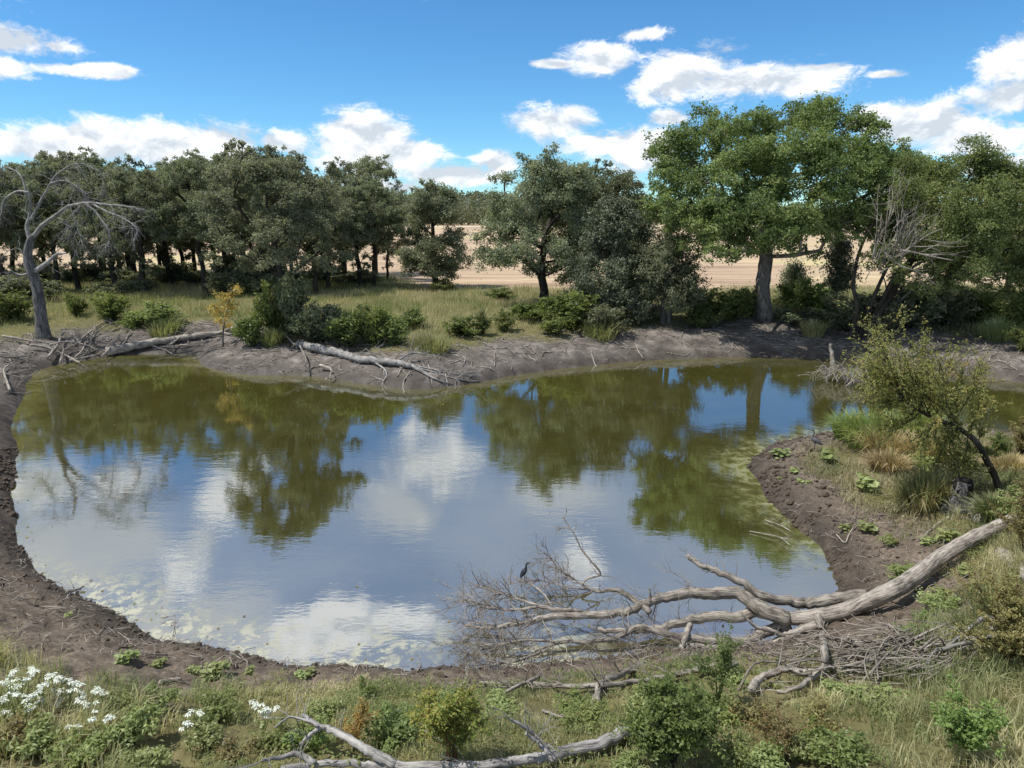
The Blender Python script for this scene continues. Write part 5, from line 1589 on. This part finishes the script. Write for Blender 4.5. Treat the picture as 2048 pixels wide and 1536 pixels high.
def flowers():
    g = np.random.default_rng(740)
    heads = [(14, 1363), (31, 1380), (59, 1345), (73, 1342), (98, 1352), (105, 1366), (119, 1356), (133, 1359), (122, 1380), (150, 1363), (164, 1373), (35, 1391), (56, 1394), (73, 1384), (108, 1412), (157, 1401), (174, 1408), (195, 1377), (202, 1386), (10, 1426), (28, 1419), (56, 1415), (38, 1447), (56, 1443), (70, 1440),
             (20, 1348), (88, 1372), (140, 1372), (45, 1362), (165, 1396), (4, 1398), (80, 1398)]
    far = [[(150, 1457)], [(185, 1433), (213, 1440)], [(509, 1406), (527, 1417), (543, 1420), (530, 1429)], [(389, 1422)], [(373, 1450)]]
    labs = ['single white star flower below the big white flower patch', 'pair of white star flowers beside the big patch', 'small group of white star flowers in tan grass apart from the patch', 'faded single white flower in the tan grass', 'pale green budding flower on the herb margin']
    left = sorted(heads)
    groups = [left[i:i + 3] for i in range(0, len(left), 3)]
    for hs, lab, grp in [(q, 'white star-flowered plant in the dense patch by the near grass', 'white flower patch') for q in groups] + [(q, l, None) for q, l in zip(far, labs)]:
        mx, my = np.mean([h[0] for h in hs]), np.mean([h[1] for h in hs])
        b = GT(mx, my + 48)
        T = Thing('white_wildflower', lab, 'flower', b, grp)
        fo = Geo()
        for x, y in hs:
            c = PY(x, y, b[1] + g.normal(0, .08))
            P = spline([b + g.normal(0, .02, 3) * A(1, 1, 0) - A(0, 0, .03), (b + c) / 2 + g.normal(0, .02, 3), c], 3)
            stm = T.part('stem', Geo().tube(P, np.linspace(.005, .003, len(P)), 4), M['green_stem'])
            fl = Geo()
            for k in range(4):
                cc = c + g.normal(0, .024, 3)
                n = 9
                a = g.uniform(0, 6.28) + np.arange(n) * 6.28 / n + g.normal(0, .15, n)
                d = np.stack([np.cos(a), np.sin(a), g.uniform(-.25, .45, n)], 1)
                ln = g.uniform(.024, .042, n)
                fl.leaves(cc + d * ln[:, None] * .55, A(0, 0, 1)[None] + d * .25, ln, .34, .05, axis=d * 4, g=g)
            T.part('flower_head', fl, M['petal'], 'stuff', parent=stm, smooth=False)
            pinnate(fo, P, 14, .05, g, .01, .35)
        T.part('foliage', fo, M['weed'], 'stuff', smooth=False)


flowers()


# ------------------------------------------------------------------ grass, litter, clods
def in_view(x, y, pad=1.2):
    return np.abs(x) < y * 0.80 + pad


def build_grass():
    g = np.random.default_rng(800)
    # near bank
    C = 7600
    x, y = g.uniform(-10, 11, C * 3), g.uniform(4.2, 13.5, C * 3)
    sd = shore_distance(x, y)
    mw = mud_width(x, y)
    keep = in_view(x, y) & (sd > mw * (0.7 + .6 * g.random(len(x)))) & (g.random(len(x)) < 0.12 + 0.88 * sst(fbm(x, y, 1.3, 2, 90), .40, .58)) & ~((y > 10.2) & (x > 3) & (g.random(len(x)) < .6))
    x, y = x[keep][:C], y[keep][:C]
    tall = sst(-x, 2.2, 4.0) * .9 + sst(x, 2.4, 4.2) * .9
    tall = np.clip(tall + .35 * (fbm(x, y, .8, 2, 95) - .5), 0.05, 1) * (.35 + .65 * sst(shore_distance(x, y), .9, 2.4))
    per = 26
    yaw0 = np.where(x < -1.5, .45, 2.4) + g.normal(0, .9, len(x))
    X, Yy = np.repeat(x, per) + g.normal(0, .06, len(x) * per), np.repeat(y, per) + g.normal(0, .06, len(x) * per)
    N = len(X)
    h = np.repeat((.08 + .19 * tall) * g.uniform(.6, 1.3, len(x)), per) * g.uniform(.5, 1.35, N)
    P = np.stack([X, Yy, height(X, Yy) - .015], 1)
    geo = Geo().blades(P, h, g.uniform(.0022, .0042, N), np.clip(g.normal(.45, .22, N), 0, .95), np.repeat(yaw0, per) + g.normal(0, .9, N), g)
    o = link('bank_grass', geo.mesh('bank_grass'), M['grass'], None, 'stuff')
    tag(o, 'tangled green and straw grass covering the near bank', 'grass')
    # low leafy ground cover between the grass
    n = 90000
    x, y = g.uniform(-10, 11, n), g.uniform(4.2, 13, n)
    sd = shore_distance(x, y)
    keep = in_view(x, y) & (sd > mud_width(x, y) * (0.75 + .4 * g.random(n))) & (fbm(x, y, 1.1, 3, 190) > .50 + .10 * (g.random(n) - .5))
    x, y = x[keep][:42000], y[keep][:42000]
    N = len(x)
    bump_ = fbm(x, y, 3.0, 2, 191)
    P = np.stack([x, y, height(x, y) + .015 + .20 * bump_ * g.random(N) ** .7], 1)
    o = link('ground_cover', Geo().leaves(P, g.standard_normal((N, 3)) * .55 + A(0, 0, 1), g.uniform(.022, .05, N), .45, g=g).mesh('ground_cover', smooth=False), M['bush'], None, 'stuff')
    tag(o, 'low leafy green ground cover between the near grasses', 'ground cover')
    # peninsula and side banks
    n = 95000
    x, y = np.concatenate([g.uniform(4.2, 17, n), g.uniform(-24, -8, n // 3)]), np.concatenate([g.uniform(10.2, 20.5, n), g.uniform(11, 30, n // 3)])
    sd = shore_distance(x, y)
    keep = (sd > mud_width(x, y) * (.75 + .5 * g.random(len(x)))) & (g.random(len(x)) < .2 + .8 * sst(fbm(x, y, 1.0, 2, 97), .34, .58)) & ~((y > 14.8) & (x > 7) & (g.random(len(x)) < .6))
    x, y = x[keep], y[keep]
    N = len(x)
    P = np.stack([x, y, height(x, y) - .02], 1)
    geo = Geo().blades(P, g.uniform(.08, .26, N), g.uniform(.004, .008, N), np.clip(g.normal(.55, .22, N), 0, .95), None, g)
    o = link('point_grass', geo.mesh('point_grass'), M['grass'], None, 'stuff')
    tag(o, 'dry straw grass growing on the peninsula', 'grass')
    # far meadow
    n = 420000
    x, y = g.uniform(-46, 46, n), 24 + 36 * g.random(n)
    keep = in_view(x, y, 2)
    x, y = x[keep], y[keep]
    sd = shore_distance(x, y)
    k2 = (sd > mud_width(x, y) * (.85 + .4 * g.random(len(x)))) & (y < field_edge(x) + g.normal(0, .7, len(x))) & (g.random(len(x)) < .45 + .55 * sst(fbm(x, y, .7, 2, 91), .35, .6))
    x, y, sd = x[k2], y[k2], sd[k2]
    N = len(x)
    hh = (.13 + .24 * sst(sd, 2.5, 6)) * (.6 + .8 * fbm(x, y, .5, 2, 93)) * g.uniform(.6, 1.3, N)
    P = np.stack([x, y, height(x, y) - .03], 1)
    geo = Geo().blades(P, hh, g.uniform(.008, .018, N), np.clip(g.normal(.35, .2, N), 0, .9), None, g, simple=True)
    o = link('meadow_grass', geo.mesh('meadow_grass'), M['meadow'], None, 'stuff')
    tag(o, 'tall green and straw meadow grass between the far bank and field', 'grass')


build_grass()


def litter():
    g = np.random.default_rng(820)
    n = 9000
    x, y = g.uniform(-9, 13, n), g.uniform(7.5, 20, n)
    sd = shore_distance(x, y)
    k = (sd > .1) & (sd < 3.0) & in_view(x, y) & ~((x < -2) & (y > 15))
    x, y = x[k], y[k]
    n2 = 5000
    x2, y2 = g.uniform(-24, 24, n2), g.uniform(23, 36, n2)
    s2 = shore_distance(x2, y2)
    k2 = (s2 > .15) & (s2 < 3.5)
    geo = Geo()
    for X, Y, f in ((x[:4200], y[:4200], 1.0), (x2[k2][:1200], y2[k2][:1200], 2.4)):
        Z = height(X, Y)
        for i in range(len(X)):
            a, L = g.uniform(0, 6.28), g.uniform(.06, .32) * f
            d = A(math.cos(a), math.sin(a), 0)
            c = A(X[i], Y[i], Z[i] + .015)
            q = c + g.normal(0, .03, 3) * f
            e = [c - d * L / 2, q + A(0, 0, .02), c + d * L / 2]
            for j in (0, 2):
                e[j][2] = max(e[j][2], ground_z_fast(e[j][0], e[j][1], Z[i])) + .012
            geo.tube(np.array(e), np.full(3, g.uniform(.003, .007) * f), 3)
    o = link('twig_litter', geo.mesh('twig_litter'), M['twig'], None, 'stuff')
    tag(o, 'small dead twigs scattered over the muddy shores', 'twigs')
    g2 = np.random.default_rng(825)
    big = Geo()
    xb, yb = g2.uniform(-22, 22, 900), g2.uniform(23, 36, 900)
    sb = shore_distance(xb, yb)
    for X, Y, sd_ in [q for q in zip(xb, yb, sb) if .1 < q[2] < 3.2][:210]:
        a, L = g2.uniform(0, 6.28), g2.uniform(.4, 1.5)
        d = A(math.cos(a), math.sin(a), 0)
        e = np.array([A(X, Y, 0) - d * L / 2, A(X, Y, 0) + g2.normal(0, .12, 3), A(X, Y, 0) + d * L / 2])
        e = spline(e, 4)
        e[:, 2] = np.maximum(height(e[:, 0], e[:, 1]), 0) + g2.uniform(.01, .05)
        big.tube(e, np.linspace(1, .5, len(e)) * g2.uniform(.014, .034), 5)
    o = link('bank_debris', big.mesh('bank_debris'), M['dead'], None, 'stuff')
    tag(o, 'pale roots and broken sticks strewn along the far mud bank', 'debris')
    fx, fy = g2.uniform(-13, 14, 9000), g2.uniform(8, 32, 9000)
    fs = -shore_distance(fx, fy)
    q = (fs > .02) & (g2.random(9000) < .8 * np.exp(-fs / .35) + .004)
    n = int(q.sum())
    o = link('floating_leaves', Geo().leaves(np.stack([fx[q], fy[q], np.full(n, .012)], 1), A(0, 0, 1)[None] + g2.normal(0, .06, (n, 3)), g2.uniform(.02, .06, n) * (1 + fy[q] / 40), .6, .03, g=g2).mesh('floating_leaves', smooth=False), M['rust'], None, 'stuff')
    tag(o, 'brown leaves and bits floating along the pond edge', 'leaves')
    # clods of trampled mud
    t = (1 + 5 ** .5) / 2
    ico = np.array([(-1, t, 0), (1, t, 0), (-1, -t, 0), (1, -t, 0), (0, -1, t), (0, 1, t), (0, -1, -t), (0, 1, -t), (t, 0, -1), (t, 0, 1), (-t, 0, -1), (-t, 0, 1)], float) / 1.9
    F = np.array([(0, 11, 5), (0, 5, 1), (0, 1, 7), (0, 7, 10), (0, 10, 11), (1, 5, 9), (5, 11, 4), (11, 10, 2), (10, 7, 6), (7, 1, 8), (3, 9, 4), (3, 4, 2), (3, 2, 6), (3, 6, 8), (3, 8, 9), (4, 9, 5), (2, 4, 11), (6, 2, 10), (8, 6, 7), (9, 8, 1)])
    n = 60000
    x, y = g.uniform(-13, 14, n), g.uniform(7.5, 22, n)
    sd = shore_distance(x, y)
    k = (sd > .0) & (sd < 1.6) & in_view(x, y) & (g.random(n) < np.exp(-sd / .55)) & (fbm(x, y, 2.0, 2, 66) > .38)
    xf, yf = g.uniform(-24, 24, 40000), g.uniform(23, 36, 40000)
    sf = shore_distance(xf, yf)
    kf = (sf > .0) & (sf < 2.5) & (g.random(40000) < .5 * np.exp(-sf / .7))
    x, y = x[k][:3000], y[k][:3000]
    N = len(x)
    s = g.uniform(.010, .038, N) * (1 + .6 * (y > 13) + .1 * (y > 22))
    V = ico[None] * s[:, None, None] * (1 + g.normal(0, .28, (N, 12, 1))) * np.stack([g.uniform(.8, 1.5, N), g.uniform(.8, 1.5, N), g.uniform(.5, .9, N)], 1)[:, None]
    V = V + np.stack([x, y, height(x, y) + s * .25], 1)[:, None]
    geo = Geo().add(V.reshape(-1, 3), (F[None] + np.arange(N)[:, None, None] * 12).reshape(-1, 3))
    o = link('mud_clods', geo.mesh('mud_clods', smooth=False), plain_mat('dark clod', (.060, .045, .033), .9, .5, 20.0), None, 'stuff')
    tag(o, 'dark trampled mud clods along the waterline', 'mud')


def ground_z_fast(x, y, z):
    return z


litter()


# ------------------------------------------------------------------ birds
def bird(label, foot, h, yaw, long_neck, col, seed):
    """one continuous body from tail to crown; bill, legs, wings and eyes as parts"""
    g = np.random.default_rng(seed)
    T = Thing('wading_bird', label, 'bird', foot)
    cy, sy = math.cos(yaw), math.sin(yaw)
    W = lambda x, z, y=0.0: np.asarray(foot) + A((x * cy - y * sy) * h, (x * sy + y * cy) * h, z * h)
    if long_neck:
        sp = [(-.30, .30, .012), (-.22, .35, .035), (-.12, .40, .085), (0, .46, .115), (.09, .53, .10), (.14, .60, .055), (.13, .66, .034), (.09, .73, .028), (.08, .80, .027), (.12, .87, .027), (.17, .915, .036), (.22, .92, .034), (.26, .91, .018)]
        bill = [(.25, .912, .017), (.34, .905, .011), (.44, .895, .003)]
        leg0 = .40
    else:
        sp = [(-.20, .20, .015), (-.17, .27, .04), (-.12, .36, .09), (-.05, .46, .12), (.02, .56, .105), (.06, .64, .065), (.07, .71, .045), (.07, .78, .04), (.09, .84, .04), (.13, .885, .05), (.18, .89, .042), (.21, .88, .022)]
        bill = [(.20, .882, .02), (.28, .885, .012), (.35, .88, .004)]
        leg0 = .33
    P = spline([W(x, z) for x, z, r in sp], 3)
    r = np.interp(np.linspace(0, len(sp) - 1, len(P)), np.arange(len(sp)), [q[2] * h for q in sp])
    body = T.part('body', Geo().tube(P, r, 12, squash=1.0), M[col])
    T.part('bill', Geo().tube(np.stack([W(x, z) for x, z, q in bill]), [q * h for x, z, q in bill], 7), M['bill'], parent=body)
    for s in (-1, 1):
        leg = T.part('leg', Geo().tube(np.stack([W(-.01, leg0, s * .035), W(.015, leg0 * .52, s * .035), W(-.005, .02, s * .035)]), A(.014, .011, .009) * h, 6), M['bill'])
        ft = Geo()
        for a in (-.5, 0, .5, 3.14):
            ft.tube(np.stack([W(-.005, .015, s * .035), W(-.005 + .07 * math.cos(a), .006, s * .035 + .07 * math.sin(a))]), A(.008, .004) * h, 4)
        T.part('foot', ft, M['bill'], 'stuff', parent=leg)
        wing = [(-.27, .30, .01), (-.18, .36, .05), (-.08, .42, .075), (.02, .49, .075), (.09, .54, .04)] if long_neck else [(-.19, .22, .012), (-.14, .33, .05), (-.07, .44, .075), (.0, .53, .07), (.04, .58, .035)]
        T.part('wing', Geo().tube(spline([W(x, z, s * .075) for x, z, q in wing], 3), np.interp(np.linspace(0, 4, 13), np.arange(5), [q[2] * h for q in wing]), 8, squash=.9), M[col])
        hd = sp[-3]
        T.part('eye', Geo().tube(np.stack([W(hd[0] + .02, hd[1] + .008, s * hd[2] * .8), W(hd[0] + .02, hd[1] + .008, s * hd[2] * 1.05)]), A(.010, .008) * h, 6), M['eye'], parent=body)


M['slate'] = plain_mat('slate feather', (.085, .085, .095), .7)
M['black'] = plain_mat('black feather', (.012, .013, .018), .6)
M['bill'] = plain_mat('horn', (.06, .055, .045), .5)
M['eye'] = plain_mat('pale eye', (.5, .42, .12), .3)
bird('slim grey heron standing on the tip of the muddy peninsula', GT(1629, 902), .58, R(165), True, 'slate', 901)
bird('black bird perched upright over the water at the twig tips', G(1049, 1163, .17), .36, R(12), False, 'black', 902)
